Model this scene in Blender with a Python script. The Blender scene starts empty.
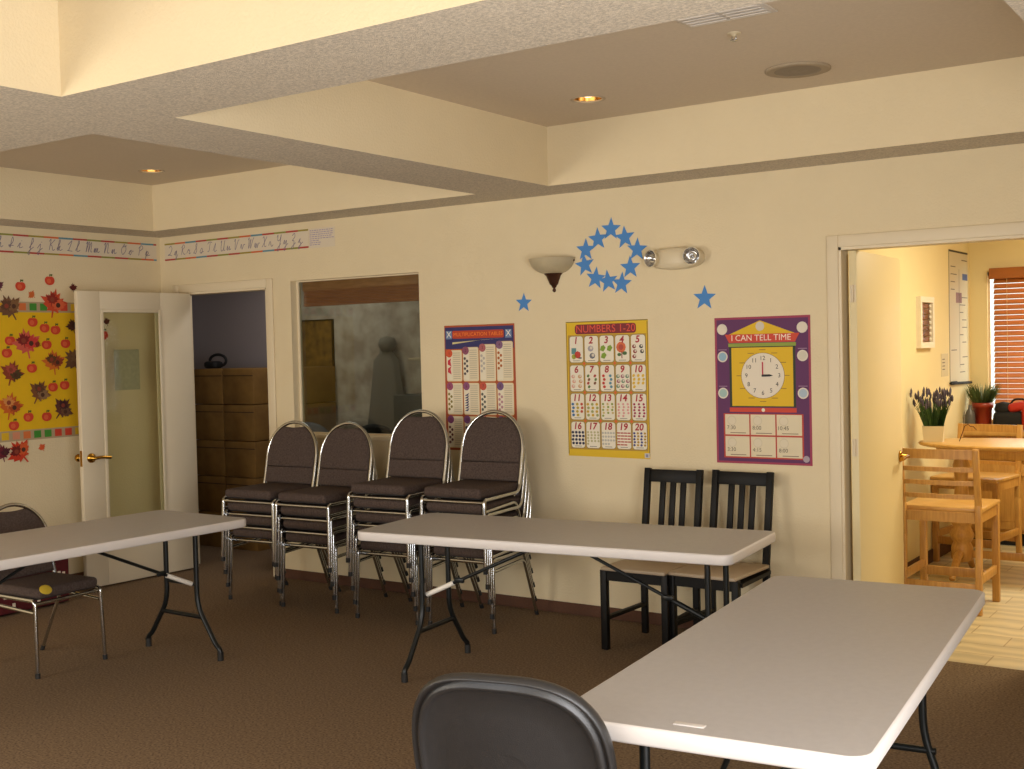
import bpy, bmesh, math, random
from mathutils import Vector, Matrix
S = bpy.context.scene
COL = S.collection
random.seed(7)
PI = math.pi
R = math.radians

# ------------------------------------------------------------------ materials
def lin(c):
    c = c.lstrip('#')
    o = []
    for i in (0, 2, 4):
        v = int(c[i:i+2], 16) / 255
        o.append(v / 12.92 if v <= .04045 else ((v + .055) / 1.055) ** 2.4)
    return (*o, 1)

MATS = {}
def mat(name, hexc, rough=.6, metal=0, noise=0, nscale=20, bump=0, bscale=200, spec=.5, hex2=None, emit=0, alpha=1, trans=0, coat=0, stretch=None):
    if name in MATS:
        return MATS[name]
    m = bpy.data.materials.new(name)
    m.use_nodes = True
    nt = m.node_tree
    b = nt.nodes['Principled BSDF']
    b.inputs['Base Color'].default_value = lin(hexc)
    b.inputs['Roughness'].default_value = rough
    b.inputs['Metallic'].default_value = metal
    b.inputs['Specular IOR Level'].default_value = spec
    b.inputs['Coat Weight'].default_value = coat
    b.inputs['Transmission Weight'].default_value = trans
    b.inputs['Alpha'].default_value = alpha
    if emit:
        b.inputs['Emission Color'].default_value = lin(hexc)
        b.inputs['Emission Strength'].default_value = emit
    tc = nt.nodes.new('ShaderNodeTexCoord')
    src = tc.outputs['Object']
    if stretch:
        mp = nt.nodes.new('ShaderNodeMapping')
        mp.inputs['Scale'].default_value = stretch
        nt.links.new(src, mp.inputs['Vector'])
        src = mp.outputs['Vector']
    if noise or hex2:
        n = nt.nodes.new('ShaderNodeTexNoise')
        n.inputs['Scale'].default_value = nscale
        n.inputs['Detail'].default_value = 5
        nt.links.new(src, n.inputs['Vector'])
        r = nt.nodes.new('ShaderNodeValToRGB')
        c = lin(hexc)
        if hex2:
            c2 = lin(hex2)
        else:
            c2 = tuple(x * (1 - noise) for x in c[:3]) + (1,)
        r.color_ramp.elements[0].position = .35
        r.color_ramp.elements[1].position = .65
        r.color_ramp.elements[0].color = c2
        r.color_ramp.elements[1].color = c
        nt.links.new(n.outputs['Fac'], r.inputs['Fac'])
        nt.links.new(r.outputs['Color'], b.inputs['Base Color'])
    if bump:
        n2 = nt.nodes.new('ShaderNodeTexNoise')
        n2.inputs['Scale'].default_value = bscale
        n2.inputs['Detail'].default_value = 4
        nt.links.new(src, n2.inputs['Vector'])
        bp = nt.nodes.new('ShaderNodeBump')
        bp.inputs['Strength'].default_value = bump
        bp.inputs['Distance'].default_value = .01
        nt.links.new(n2.outputs['Fac'], bp.inputs['Height'])
        nt.links.new(bp.outputs['Normal'], b.inputs['Normal'])
    MATS[name] = m
    return m

WALL = mat('cream wall paint', '#e1d0ab', .85, noise=.03, nscale=3, bump=.25, bscale=90)
CEIL = mat('textured ceiling paint', '#d6c6ae', .95, noise=.05, nscale=60, bump=.0, bscale=120)
SOFF = mat('popcorn soffit paint', '#dccfb9', .95, noise=.34, nscale=110, bump=.35, bscale=230)
TRIM = mat('cream trim paint', '#e0d0b0', .5)
DOORW = mat('white door paint', '#dccfb4', .45, noise=.02, nscale=4)
CARPET = mat('brown carpet', '#8b755b', 1, hex2='#625040', nscale=95, bump=.5, bscale=420, spec=.1)
BASEB = mat('brown carpet base', '#5c3c2a', .9, noise=.15, nscale=80)
TABLE_SHADED = mat('shaded grey blow moulded plastic', '#b0acaa', .42, noise=.05, nscale=40, bump=.12, bscale=350)  # top of the same plastic as the edge, darkened to mimic weaker light
TABLE_E = mat('pale plastic edge', '#cfc9c4', .42)
TLEG = mat('dark grey table steel', '#161a1b', .35, metal=.3)
WHITEP = mat('white plastic sleeve', '#e8e2d6', .4)
CHROME = mat('polished chrome', '#c3c6c8', .13, metal=1)
FABRIC = mat('grey brown chair fabric', '#594c45', .95, hex2='#473b36', nscale=120, bump=.3, bscale=500, spec=.15)
RUBBER = mat('dark rubber', '#191715', .7)
BLACKW = mat('black stained wood', '#0d0b09', .5, spec=.25, noise=.3, nscale=10, stretch=(8, 8, 1))
TANSEAT = mat('light tan wood seat', '#bba78c', .5, noise=.08, nscale=14, stretch=(1, 6, 1))
BLACKP = mat('black moulded plastic', '#2b2a2a', .30, noise=.1, nscale=60, bump=.15, bscale=420)
BLACKPG = mat('glossy black plastic rim', '#232224', .25)
BRASS = mat('brass', '#b98a35', .22, metal=1)
GOLD = mat('gold reflector', '#dcb878', .25, metal=1)
BRONZE = mat('dark bronze', '#4a2c1e', .4, metal=.6)
ALAB = mat('alabaster glass', '#bcae8e', .35, noise=.12, nscale=9)
EMERW = mat('ivory lamp housing', '#d6c7a6', .4)
LENS = mat('faceted lamp lens', '#d8d8d8', .08, metal=.8, noise=.5, nscale=90)
PAPER = mat('white paper', '#e6dfce', .8)
BLUE = mat('blue card', '#4784c4', .7)
YEL = mat('yellow paper', '#e2b60a', .75, noise=.05, nscale=8)
REDO = mat('orange red paper', '#d24a28', .7)
OAK = mat('light oak wood', '#c8984f', .4, hex2='#b68442', nscale=6, stretch=(12, 12, 1.2))
OAKS = mat('light oak seat', '#d3a65e', .35, hex2='#c0924e', nscale=6, stretch=(2, 12, 1))
KWALL = mat('yellow cream kitchen paint', '#e6d5a4', .85, noise=.03, nscale=3)
DIMW = mat('grey lilac wall paint', '#a59c9f', .9)
BOXM = mat('brown carton board', '#84632e', .85, hex2='#6f5022', nscale=7)
BOXD = mat('shaded carton slot', '#2a190d', .9)
GREEND = mat('dark green leaf', '#3a4a26', .7, hex2='#5a6b33', nscale=30)
GREENL = mat('grass green leaf', '#44682a', .7, hex2='#2f4a1d', nscale=30)
LAV = mat('lavender flower', '#4e4552', .8)
TERRA = mat('red glazed pot', '#8e2f1c', .3, noise=.12, nscale=8)
BLINDW = mat('brown wooden slat', '#8a4f26', .45, hex2='#75401d', nscale=8, stretch=(1, 8, 8))
BAGK = mat('black bag cloth', '#0c0c0e', .8)
BAGR = mat('red bag cloth', '#b02412', .6)
MAROON = mat('maroon cloth', '#5c1018', .8, noise=.2, nscale=30)

def glass_mat(name, tint, rough, fac):
    m = bpy.data.materials.new(name)
    m.use_nodes = True
    nt = m.node_tree
    nt.nodes.clear()
    o = nt.nodes.new('ShaderNodeOutputMaterial')
    mix = nt.nodes.new('ShaderNodeMixShader')
    t = nt.nodes.new('ShaderNodeBsdfTransparent')
    t.inputs['Color'].default_value = lin(tint)
    g = nt.nodes.new('ShaderNodeBsdfGlossy')
    g.inputs['Roughness'].default_value = rough
    g.inputs['Color'].default_value = (.9, .9, .9, 1)
    f = nt.nodes.new('ShaderNodeFresnel')
    f.inputs['IOR'].default_value = fac
    geo = nt.nodes.new('ShaderNodeNewGeometry')
    inv = nt.nodes.new('ShaderNodeMath'); inv.operation = 'SUBTRACT'
    inv.inputs[0].default_value = 1
    nt.links.new(geo.outputs['Backfacing'], inv.inputs[1])
    mul = nt.nodes.new('ShaderNodeMath'); mul.operation = 'MULTIPLY'
    nt.links.new(f.outputs['Fac'], mul.inputs[0])
    nt.links.new(inv.outputs[0], mul.inputs[1])
    nt.links.new(mul.outputs[0], mix.inputs['Fac'])
    nt.links.new(t.outputs['BSDF'], mix.inputs[1])
    nt.links.new(g.outputs['BSDF'], mix.inputs[2])
    nt.links.new(mix.outputs['Shader'], o.inputs['Surface'])
    return m
GLASS = glass_mat('window glass', '#e3e6df', .0, 1.5)
GLASSD = glass_mat('door glass', '#eff0e6', .02, 1.45)

def tile_mat():
    m = bpy.data.materials.new('cream stone tile')
    m.use_nodes = True
    nt = m.node_tree
    b = nt.nodes['Principled BSDF']
    tc = nt.nodes.new('ShaderNodeTexCoord')
    br = nt.nodes.new('ShaderNodeTexBrick')
    br.inputs['Scale'].default_value = 1
    br.inputs['Brick Width'].default_value = .42
    br.inputs['Row Height'].default_value = .21
    br.inputs['Mortar Size'].default_value = .004
    br.inputs['Color1'].default_value = lin('#d9c9a2')
    br.inputs['Color2'].default_value = lin('#cdbb92')
    br.inputs['Mortar'].default_value = lin('#b09a70')
    nt.links.new(tc.outputs['Object'], br.inputs['Vector'])
    w = nt.nodes.new('ShaderNodeTexWave')
    w.wave_type = 'RINGS'
    w.inputs['Scale'].default_value = 2.2
    w.inputs['Distortion'].default_value = 7
    w.inputs['Detail'].default_value = 4
    nt.links.new(tc.outputs['Object'], w.inputs['Vector'])
    mx = nt.nodes.new('ShaderNodeMix')
    mx.data_type = 'RGBA'
    mx.inputs[0].default_value = .22
    mx.blend_type = 'MULTIPLY'
    nt.links.new(br.outputs['Color'], mx.inputs[6])
    nt.links.new(w.outputs['Color'], mx.inputs[7])
    nt.links.new(mx.outputs[2], b.inputs['Base Color'])
    b.inputs['Roughness'].default_value = .4
    return m
TILE = tile_mat()

CARD = {}
def card(hexc):
    if hexc not in CARD:
        CARD[hexc] = mat('print ' + hexc, hexc, .6)
    return CARD[hexc]

# ------------------------------------------------------------------ mesh builder
class MB:
    def __init__(s):
        s.v, s.f, s.m, s.sm, s.mats = [], [], [], [], []
        s.M = Matrix.Identity(4)
        s.cur = None
    def use(s, m):
        if m not in s.mats:
            s.mats.append(m)
        s.cur = s.mats.index(m)
        return s
    def add(s, vs, fs, smooth=False):
        o = len(s.v)
        s.v += [s.M @ Vector(p) for p in vs]
        for f in fs:
            s.f.append([o + i for i in f])
            s.m.append(s.cur or 0)
            s.sm.append(smooth)
    def frombm(s, bm, smooth=False):
        bm.verts.index_update()
        s.add([v.co.copy() for v in bm.verts], [[v.index for v in f.verts] for f in bm.faces], smooth)
        bm.free()
    def box(s, c, d, rot=None, bev=0, seg=2, smooth=None):
        bm = bmesh.new()
        bmesh.ops.create_cube(bm, size=1)
        bmesh.ops.scale(bm, vec=d, verts=bm.verts)
        if bev:
            bmesh.ops.bevel(bm, geom=bm.edges[:], offset=bev, segments=seg, profile=.5, affect='EDGES')
        M = Matrix.Translation(c)
        if rot is not None:
            M = M @ rot
        bmesh.ops.transform(bm, matrix=M, verts=bm.verts)
        s.frombm(bm, bool(bev) if smooth is None else smooth)
    def b2(s, a, b, bev=0):
        s.box([(a[i] + b[i]) / 2 for i in range(3)], [abs(b[i] - a[i]) for i in range(3)], bev=bev)
    def bar(s, a, b, w, t, up=(0, 0, 1), bev=0):
        a, b = Vector(a), Vector(b)
        z = (b - a)
        L = z.length
        z.normalize()
        x = Vector(up).cross(z)
        if x.length < 1e-4:
            x = Vector((1, 0, 0))
        x.normalize()
        y = z.cross(x)
        rot = Matrix((x, y, z)).transposed().to_4x4()
        s.box((a + b) / 2, (w, t, L), rot, bev)
    def tube(s, pts, r, n=10, closed=False, caps=True):
        P = [Vector(p) for p in pts]
        k = len(P)
        rr = r if isinstance(r, (list, tuple)) else [r] * k
        T = []
        for i in range(k):
            if closed:
                t = P[(i + 1) % k] - P[i - 1]
            else:
                t = P[min(i + 1, k - 1)] - P[max(i - 1, 0)]
            T.append(t.normalized())
        u = T[0].orthogonal().normalized()
        vs, fs = [], []
        for i in range(k):
            if i:
                q = T[i - 1].rotation_difference(T[i])
                u = q @ u
            w = T[i].cross(u).normalized()
            for j in range(n):
                a = 2 * PI * j / n
                vs.append(P[i] + (u * math.cos(a) + w * math.sin(a)) * rr[i])
        for i in range(k - (0 if closed else 1)):
            i2 = (i + 1) % k
            for j in range(n):
                j2 = (j + 1) % n
                fs.append([i * n + j, i * n + j2, i2 * n + j2, i2 * n + j])
        s.add(vs, fs, True)
        if caps and not closed:
            s.add([vs[j] for j in range(n)][::-1], [list(range(n))])
            s.add([vs[(k - 1) * n + j] for j in range(n)], [list(range(n))])
    def lathe(s, prof, c=(0, 0, 0), n=24, a0=0, a1=2 * PI, axis=None, smooth=True):
        full = abs(a1 - a0 - 2 * PI) < 1e-6
        k = n if full else n + 1
        rot = axis or Matrix.Identity(3)
        vs, fs = [], []
        for r, z in prof:
            for j in range(k):
                a = a0 + (a1 - a0) * j / n
                vs.append(Vector(c) + rot @ Vector((r * math.cos(a), r * math.sin(a), z)))
        for i in range(len(prof) - 1):
            for j in range(n):
                j2 = (j + 1) % k
                fs.append([i * k + j, i * k + j2, (i + 1) * k + j2, (i + 1) * k + j])
        s.add(vs, fs, smooth)
    def prism(s, poly, z0, z1, F=None, smooth=False):
        # polygon in plane (u,v), extruded along w; F maps (u,v,w) to 3D
        F = F or (lambda u, v, w: (u, v, w))
        n = len(poly)
        a = [F(u, v, z0) for u, v in poly]
        b = [F(u, v, z1) for u, v in poly]
        s.add(a + b, [list(range(n))[::-1], list(range(n, 2 * n))])
        s.add(a + b, [[i, (i + 1) % n, n + (i + 1) % n, n + i] for i in range(n)], smooth)
    def build(s, name, m=None, parent=None, loc=None, rz=None):
        me = bpy.data.meshes.new(name)
        me.from_pydata([tuple(v) for v in s.v], [], s.f)
        mats = s.mats if s.mats else [m]
        for x in mats:
            me.materials.append(x)
        for p, i, q in zip(me.polygons, s.m, s.sm):
            p.material_index = i
            p.use_smooth = q
        me.update()
        o = bpy.data.objects.new(name, me)
        COL.objects.link(o)
        if parent:
            o.parent = parent
        if loc is not None:
            o.location = loc
        if rz is not None:
            o.rotation_euler.z = rz
        return o

def fillet(pts, rad, n=5):
    P = [Vector(p) for p in pts]
    rad = rad if isinstance(rad, (list, tuple)) else [rad] * len(P)
    out = [P[0]]
    for i in range(1, len(P) - 1):
        a, b, c = P[i - 1], P[i], P[i + 1]
        r = min(rad[i], (a - b).length * .49, (c - b).length * .49)
        p0 = b + (a - b).normalized() * r
        p1 = b + (c - b).normalized() * r
        for k in range(n + 1):
            t = k / n
            out.append(p0 * (1 - t) ** 2 + b * 2 * t * (1 - t) + p1 * t * t)
    out.append(P[-1])
    return out

def thing(name, label, cat, loc=(0, 0, 0), rz=0, group=None):
    o = bpy.data.objects.new(name, None)
    o.empty_display_size = .1
    COL.objects.link(o)
    o.location = loc
    o.rotation_euler.z = rz
    o['label'] = label
    o['category'] = cat
    if group:
        o['group'] = group
    return o
def tag(o, label, cat, group=None):
    o['label'] = label
    o['category'] = cat
    if group:
        o['group'] = group
    return o
def struct(o):
    o['kind'] = 'structure'
    return o
def kids(o):
    return [c for c in COL.objects if c.parent == o]
def dup(src, label, loc, rz):
    def cp(o, par):
        c = o.copy()
        COL.objects.link(c)
        c.parent = par
        for k in kids(o):
            cp(k, c)
        return c
    r = cp(src, None)
    r.location = loc
    r.rotation_euler.z = rz
    r['label'] = label
    return r

TXT = {}
def text_geo(txt, size, align='CENTER', shear=0, offset=0):
    key = (txt, size, align, shear, offset)
    if key not in TXT:
        cu = bpy.data.curves.new('t', 'FONT')
        cu.body = txt
        cu.size = size
        cu.align_x = align
        cu.align_y = 'CENTER'
        cu.shear = shear
        cu.offset = offset
        cu.resolution_u = 3
        o = bpy.data.objects.new('t', cu)
        COL.objects.link(o)
        bpy.context.view_layer.update()
        me = bpy.data.meshes.new_from_object(o.evaluated_get(bpy.context.evaluated_depsgraph_get()))
        TXT[key] = ([tuple(v.co) for v in me.vertices], [list(p.vertices) for p in me.polygons])
        bpy.data.objects.remove(o)
        bpy.data.curves.remove(cu)
        bpy.data.meshes.remove(me)
    return TXT[key]

class Sheet(MB):
    """A flat printed sheet: u to the right, v up, layers stacked off its face by fractions of a millimetre."""
    def __init__(s, org, u, n, th=.0012):
        super().__init__()
        s.o, s.u, s.n = Vector(org), Vector(u), Vector(n)
        s.vv = Vector((0, 0, 1))
        s.th = th
    def P(s, a, b, l=0):
        return s.o + s.u * a + s.vv * b + s.n * (s.th + .0004 * l)
    def base(s, poly, m):
        s.use(m)
        s.prism(poly, .0004, s.th, lambda a, b, w: s.o + s.u * a + s.vv * b + s.n * w)
    def poly(s, pts, m, l=1):
        s.use(m)
        s.add([s.P(a, b, l) for a, b in pts], [list(range(len(pts)))])
    def rect(s, a0, b0, a1, b1, m, l=1):
        s.poly([(a0, b0), (a1, b0), (a1, b1), (a0, b1)], m, l)
    def rrect(s, a0, b0, a1, b1, r, m, l=1):
        pts = []
        for cx, cy, st in ((a1 - r, b0 + r, -90), (a1 - r, b1 - r, 0), (a0 + r, b1 - r, 90), (a0 + r, b0 + r, 180)):
            for k in range(5):
                t = R(st + 90 * k / 4)
                pts.append((cx + r * math.cos(t), cy + r * math.sin(t)))
        s.poly(pts, m, l)
    def circ(s, a, b, r, m, l=1, n=20, sy=1):
        s.poly([(a + r * math.cos(2 * PI * k / n), b + sy * r * math.sin(2 * PI * k / n)) for k in range(n)], m, l)
    def text(s, t, a, b, size, m, l=2, **kw):
        vs, fs = text_geo(t, size, **kw)
        s.use(m)
        s.add([s.P(a + x, b + y, l) for x, y, z in vs], fs)

# ------------------------------------------------------------------ dimensions
XL, XR, YR = -4.136, 4.0, -6.6       # left wall, right wall, rear wall (back wall is y = 0)
H1, H2 = 2.522, 2.854
TW = .10                              # wall thickness

# ------------------------------------------------------------------ room shell
def wall_with_holes(name, m, x0, x1, z0, z1, holes, y0, y1, along='x', mb=None):
    """wall slab between y0..y1 along x (or swapped), rectangular holes (a0,a1,z0,z1)"""
    mb = MB()
    xs = sorted({x0, x1, *[h[0] for h in holes], *[h[1] for h in holes]})
    zs = sorted({z0, z1, *[h[2] for h in holes], *[h[3] for h in holes]})
    for i in range(len(xs) - 1):
        for j in range(len(zs) - 1):
            cx, cz = (xs[i] + xs[i+1]) / 2, (zs[j] + zs[j+1]) / 2
            if any(h[0] < cx < h[1] and h[2] < cz < h[3] for h in holes):
                continue
            if along == 'x':
                mb.b2((xs[i], y0, zs[j]), (xs[i+1], y1, zs[j+1]))
            else:
                mb.b2((y0, xs[i], zs[j]), (y1, xs[i+1], zs[j+1]))
    return struct(mb.build(name, m))

OPEN = (-3.925, -2.985, 0, 2.085)      # closet doorway
WIN = (-2.752, -1.592, 1.03, 2.118)     # interior window
KIT = (1.195, 2.125, 0, 2.09)          # kitchen doorway
wall_with_holes('wall_back', WALL, -6.0, 4.6, 0, 3.0, [OPEN, WIN, KIT], 0, TW)
wall_with_holes('wall_left', WALL, YR - .1, 0, 0, 3.0, [], XL - TW, XL, 'y')
RWIN = (-6.1, -3.7, .1, 2.15)
wall_with_holes('wall_right', WALL, YR - .1, 0, 0, 3.0, [RWIN], XR, XR + TW, 'y')
BWINS = [(-3.2, -1.2, .85, 2.15), (.2, 2.7, .85, 2.15)]
wall_with_holes('wall_rear', WALL, XL - TW, XR + TW, 0, 3.0, BWINS, YR - TW, YR)

fl = MB()
fl.b2((XL - TW, YR - TW, -.1), (XR + TW, 0.0, 0))
struct(fl.build('floor', CARPET))
fl = MB()
fl.b2((.8, 0.0, -.1), (4.6, 4.05, 0))
struct(fl.build('floor_kitchen', TILE))
fl = MB()
fl.b2((-6, 0.0, -.1), (.8, 1.6, 0))
struct(fl.build('floor_storeroom', CARPET))

# coffered ceiling: soffit grid at H1, panels at H2
XB = [(-3.770, -.8627), (-.3543, 2.553)]
YB = [(-2.995, -.351), (-6.14, -3.492)]
LA, LB = (-3.215, -.80), (.213, -.85)      # recessed lights
LIGHTS = [LA, LB]
mb = MB().use(SOFF)
xs = [XL] + [v for b in XB for v in b] + [XR]
ys = [YR] + [v for b in reversed(YB) for v in b] + [0]
def in_coffer(x, y):
    return any(a < x < b for a, b in XB) and any(a < y < b for a, b in YB)
for i in range(len(xs) - 1):
    for j in range(len(ys) - 1):
        if not in_coffer((xs[i] + xs[i+1]) / 2, (ys[j] + ys[j+1]) / 2):
            mb.add([(xs[i], ys[j], H1), (xs[i], ys[j+1], H1), (xs[i+1], ys[j+1], H1), (xs[i+1], ys[j], H1)], [[0, 1, 2, 3]])
for x0, x1 in XB:
    for y0, y1 in YB:
        mb.use(WALL)
        mb.add([(x0, y0, H1), (x0, y1, H1), (x0, y1, H2), (x0, y0, H2)], [[0, 1, 2, 3]])
        mb.add([(x1, y0, H1), (x1, y1, H1), (x1, y1, H2), (x1, y0, H2)], [[3, 2, 1, 0]])
        mb.add([(x0, y0, H1), (x1, y0, H1), (x1, y0, H2), (x0, y0, H2)], [[3, 2, 1, 0]])
        mb.add([(x0, y1, H1), (x1, y1, H1), (x1, y1, H2), (x0, y1, H2)], [[0, 1, 2, 3]])
        mb.use(CEIL)
        hs = [(hx, hy) for hx, hy in LIGHTS if x0 < hx < x1 and y0 < hy < y1]
        bm = bmesh.new()
        def loop(pts):
            vs = [bm.verts.new(p) for p in pts]
            return [bm.edges.new((vs[k], vs[(k + 1) % len(vs)])) for k in range(len(vs))]
        E = loop([(x0, y0, H2), (x1, y0, H2), (x1, y1, H2), (x0, y1, H2)])
        for hx, hy in hs:
            E += loop([(hx + .074 * math.cos(2 * PI * k / 24), hy + .074 * math.sin(2 * PI * k / 24), H2) for k in range(24)])
        bmesh.ops.triangle_fill(bm, use_beauty=True, use_dissolve=False, edges=E)
        mb.frombm(bm)
# slab above
mb.use(CEIL)
mb.b2((XL - TW, YR - TW, 3.0), (XR + TW, 0, 3.08))
struct(mb.build('ceiling'))

for k, (hx, hy) in enumerate(LIGHTS):
    t = thing('recessed_light', ['round gold recessed downlight in the small left ceiling bay', 'round gold recessed downlight in the big right ceiling bay'][k], 'ceiling light', (hx, hy, H2), 0, 'recessed ceiling lights')
    m = MB()
    m.lathe([(.088, -.0005), (.088, -.003), (.078, -.005), (.0715, -.003), (.0715, .004), (.0735, .004)], n=32)
    m.build('trim_ring', mat('tan trim ring', '#b8a78e', .5), t)
    m = MB()
    pr = []
    for q in range(9):
        z = .004 + .10 * q / 8
        pr.append((.071 - .022 * (q / 8) ** 2, z))
    # fluted reflector
    n = 40
    vs, fs = [], []
    for i, (r, z) in enumerate(pr):
        for j in range(n):
            rr = r * (1 - .05 * (j % 4 == 0))
            a = 2 * PI * j / n
            vs.append((rr * math.cos(a), rr * math.sin(a), z))
    for i in range(len(pr) - 1):
        for j in range(n):
            fs.append([i * n + j, i * n + (j + 1) % n, (i + 1) * n + (j + 1) % n, (i + 1) * n + j])
    m.add(vs, fs, True)
    m.lathe([(.046, .104), (.0, .106)], n=24)
    m.build('reflector', GOLD, t)
    m = MB()
    m.lathe([(.0, .006), (.018, .010), (.029, .026), (.03, .06), (.02, .103)], n=16)
    m.build('bulb', mat('frosted bulb', '#f8dfae', .3, emit=2.2), t)

# baseboards
def base(name, a, b):
    m = MB()
    m.b2(a, b, .003)
    return struct(m.build(name, BASEB))
base('baseboard_back', (-2.92, -.012, 0), (1.13, 0, .068))
base('baseboard_left', (XL, -6.6, 0), (XL + .012, -.02, .068))
base('baseboard_corner', (XL + .012, -.012, 0), (-3.975, 0, .068))
base('baseboard_right', (2.19, -.012, 0), (XR, 0, .068))

# casings
def casing(name, h, wdt, yf, sill=False, th=.014, mt=TRIM):
    x0, x1, z0, z1 = h
    m = MB()
    if sill:
        m.b2((x0 - .01, -.010, z0 - .02), (x1 + .01, TW, z0 + .008), .004)
        return struct(m.build(name, mt))
    m.b2((x0 - wdt, -th, z0), (x0, yf, z1 + wdt), .004)
    m.b2((x1, -th, z0), (x1 + wdt, yf, z1 + wdt), .004)
    m.b2((x0, -th, z1), (x1, yf, z1 + wdt), .004)
    # jamb lining and stop
    m.b2((x0, -th * .5, z0), (x0 + .014, TW + .004, z1))
    m.b2((x1 - .014, -th * .5, z0), (x1, TW + .004, z1))
    m.b2((x0, -th * .5, z1 - .014), (x1, TW + .004, z1))
    return struct(m.build(name, mt))
casing('trim_1', OPEN, .062, 0)
casing('trim_2', WIN, .012, 0, True, .006)
casing('trim_3', KIT, .062, 0)

# interior window
w = thing('window_1', 'interior window with clear glass beside the doorway', 'window', ((WIN[0] + WIN[1]) / 2, .07, WIN[2]))
w['kind'] = 'structure'
m = MB()
hw = (WIN[1] - WIN[0]) / 2
hh = WIN[3] - WIN[2]
m.b2((-hw, -.012, .008), (-hw + .02, .012, hh))
m.b2((hw - .008, -.012, .008), (hw, .012, hh))
m.b2((-hw + .02, -.012, .008), (hw - .008, .012, .02))
m.b2((-hw + .02, -.012, hh - .008), (hw - .008, .012, hh))
m.build('window_frame', TRIM, w)
m = MB()
m.b2((-hw + .02, -.003, .02), (hw - .008, .003, hh - .008))
m.build('pane', GLASS, w)

# rear and right daylight windows (behind the camera)
def big_window(name, axis, h, at):
    t = thing(name, 'white framed daylight window', 'window')
    t['kind'] = 'structure'
    m = MB()
    a0, a1, z0, z1 = h
    def bb(p0, p1, q0, q1):
        if axis == 'x':
            m.b2((p0, at - .03, q0), (p1, at + .03, q1))
        else:
            m.b2((at - .03, p0, q0), (at + .03, p1, q1))
    for p in (a0, (a0 + a1) / 2 - .03, a1 - .06):
        bb(p, p + .06, z0, z1)
    for q in (z0, z1 - .06):
        bb(a0, a1, q, q + .06)
    m.build('window_frame', DOORW, t)
    return t
big_window('window_2', 'x', BWINS[1], YR - .06)
big_window('window_3', 'x', BWINS[0], YR - .06)
big_window('window_4', 'y', RWIN, XR + .06)

# ------------------------------------------------------------------ open glazed door
d = thing('door_1', 'open white door with tall glass panel and brass lever', 'door', (-3.798, -.039, 0), R(-90 - 2.6))
d['kind'] = 'structure'
W, HH, T = .95, 2.075, .04
m = MB()
# local x along leaf from hinge, y thickness
g0, g1, gz0, gz1 = .27, .775, .27, 1.95
m.b2((0, 0, .012), (g0, T, HH), .002)
m.b2((g1, 0, .012), (W, T, HH), .002)
m.b2((g0, 0, .012), (g1, T, gz0), .002)
m.b2((g0, 0, gz1), (g1, T, HH), .002)
m.build('leaf', DOORW, d)
m = MB()
for s in (-.006, T - .002):
    bw = .022
    m.b2((g0, s, gz0), (g0 + bw, s + .008, gz1), .002)
    m.b2((g1 - bw, s, gz0), (g1, s + .008, gz1), .002)
    m.b2((g0 + bw, s, gz0), (g1 - bw, s + .008, gz0 + bw), .002)
    m.b2((g0 + bw, s, gz1 - bw), (g1 - bw, s + .008, gz1), .002)
m.build('glazing_bead', DOORW, d)
m = MB()
m.b2((g0 + .01, T / 2 - .003, gz0 + .01), (g1 - .01, T / 2 + .003, gz1 - .01))
m.build('glass_pane', GLASSD, d)
def lever(m, x, z, y0, sgn, dirx):
    ax = Matrix(((1, 0, 0), (0, 0, sgn), (0, 1, 0)))
    ax = Matrix(((1, 0, 0), (0, 0, sgn), (0, -sgn, 0)))
    m.lathe([(0, .0), (.034, .0), (.034, .006), (.026, .012), (.013, .016), (.012, .045), (.0, .047)], (x, y0, z), 20, axis=ax)
    m.tube(fillet([(x, y0 + sgn * .025, z), (x, y0 + sgn * .046, z), (x + dirx * .05, y0 + sgn * .05, z + .004), (x + dirx * .125, y0 + sgn * .046, z - .004)], .014), [.011] * 14, 10)
m = MB()
lever(m, W - .065, .915, T, 1, -1)
m.build('handle', BRASS, d)
m = MB()
m.lathe([(0, .0), (.034, .0), (.034, .006), (.014, .014), (.012, .035), (.024, .045), (.029, .06), (.024, .075), (0, .08)], (W - .032, 0, .915), 20, axis=Matrix(((1, 0, 0), (0, 0, -1), (0, 1, 0))))
m.build('knob', BRASS, d)
m = MB()
m.b2((W - .001, .008, .86), (W + .002, T - .008, .97))
m.build('latch_plate', BRASS, d)
# paper taped on the glass
m = MB()
m.b2((.45, -.0, 1.375), (.66, .0015, 1.665))
ps = m.build('paper_sheet', mat('grey printed sheet', '#b7b39c', .8, noise=.15, nscale=40), None)
ps.matrix_world = Matrix.Translation((-3.798, -.039, 0)) @ Matrix.Rotation(R(-92.6), 4, 'Z') @ Matrix.Translation((0, T / 2 - .006, 0))
tag(ps, 'grey paper sheet stuck on the glass of the open white door', 'paper')

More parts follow.
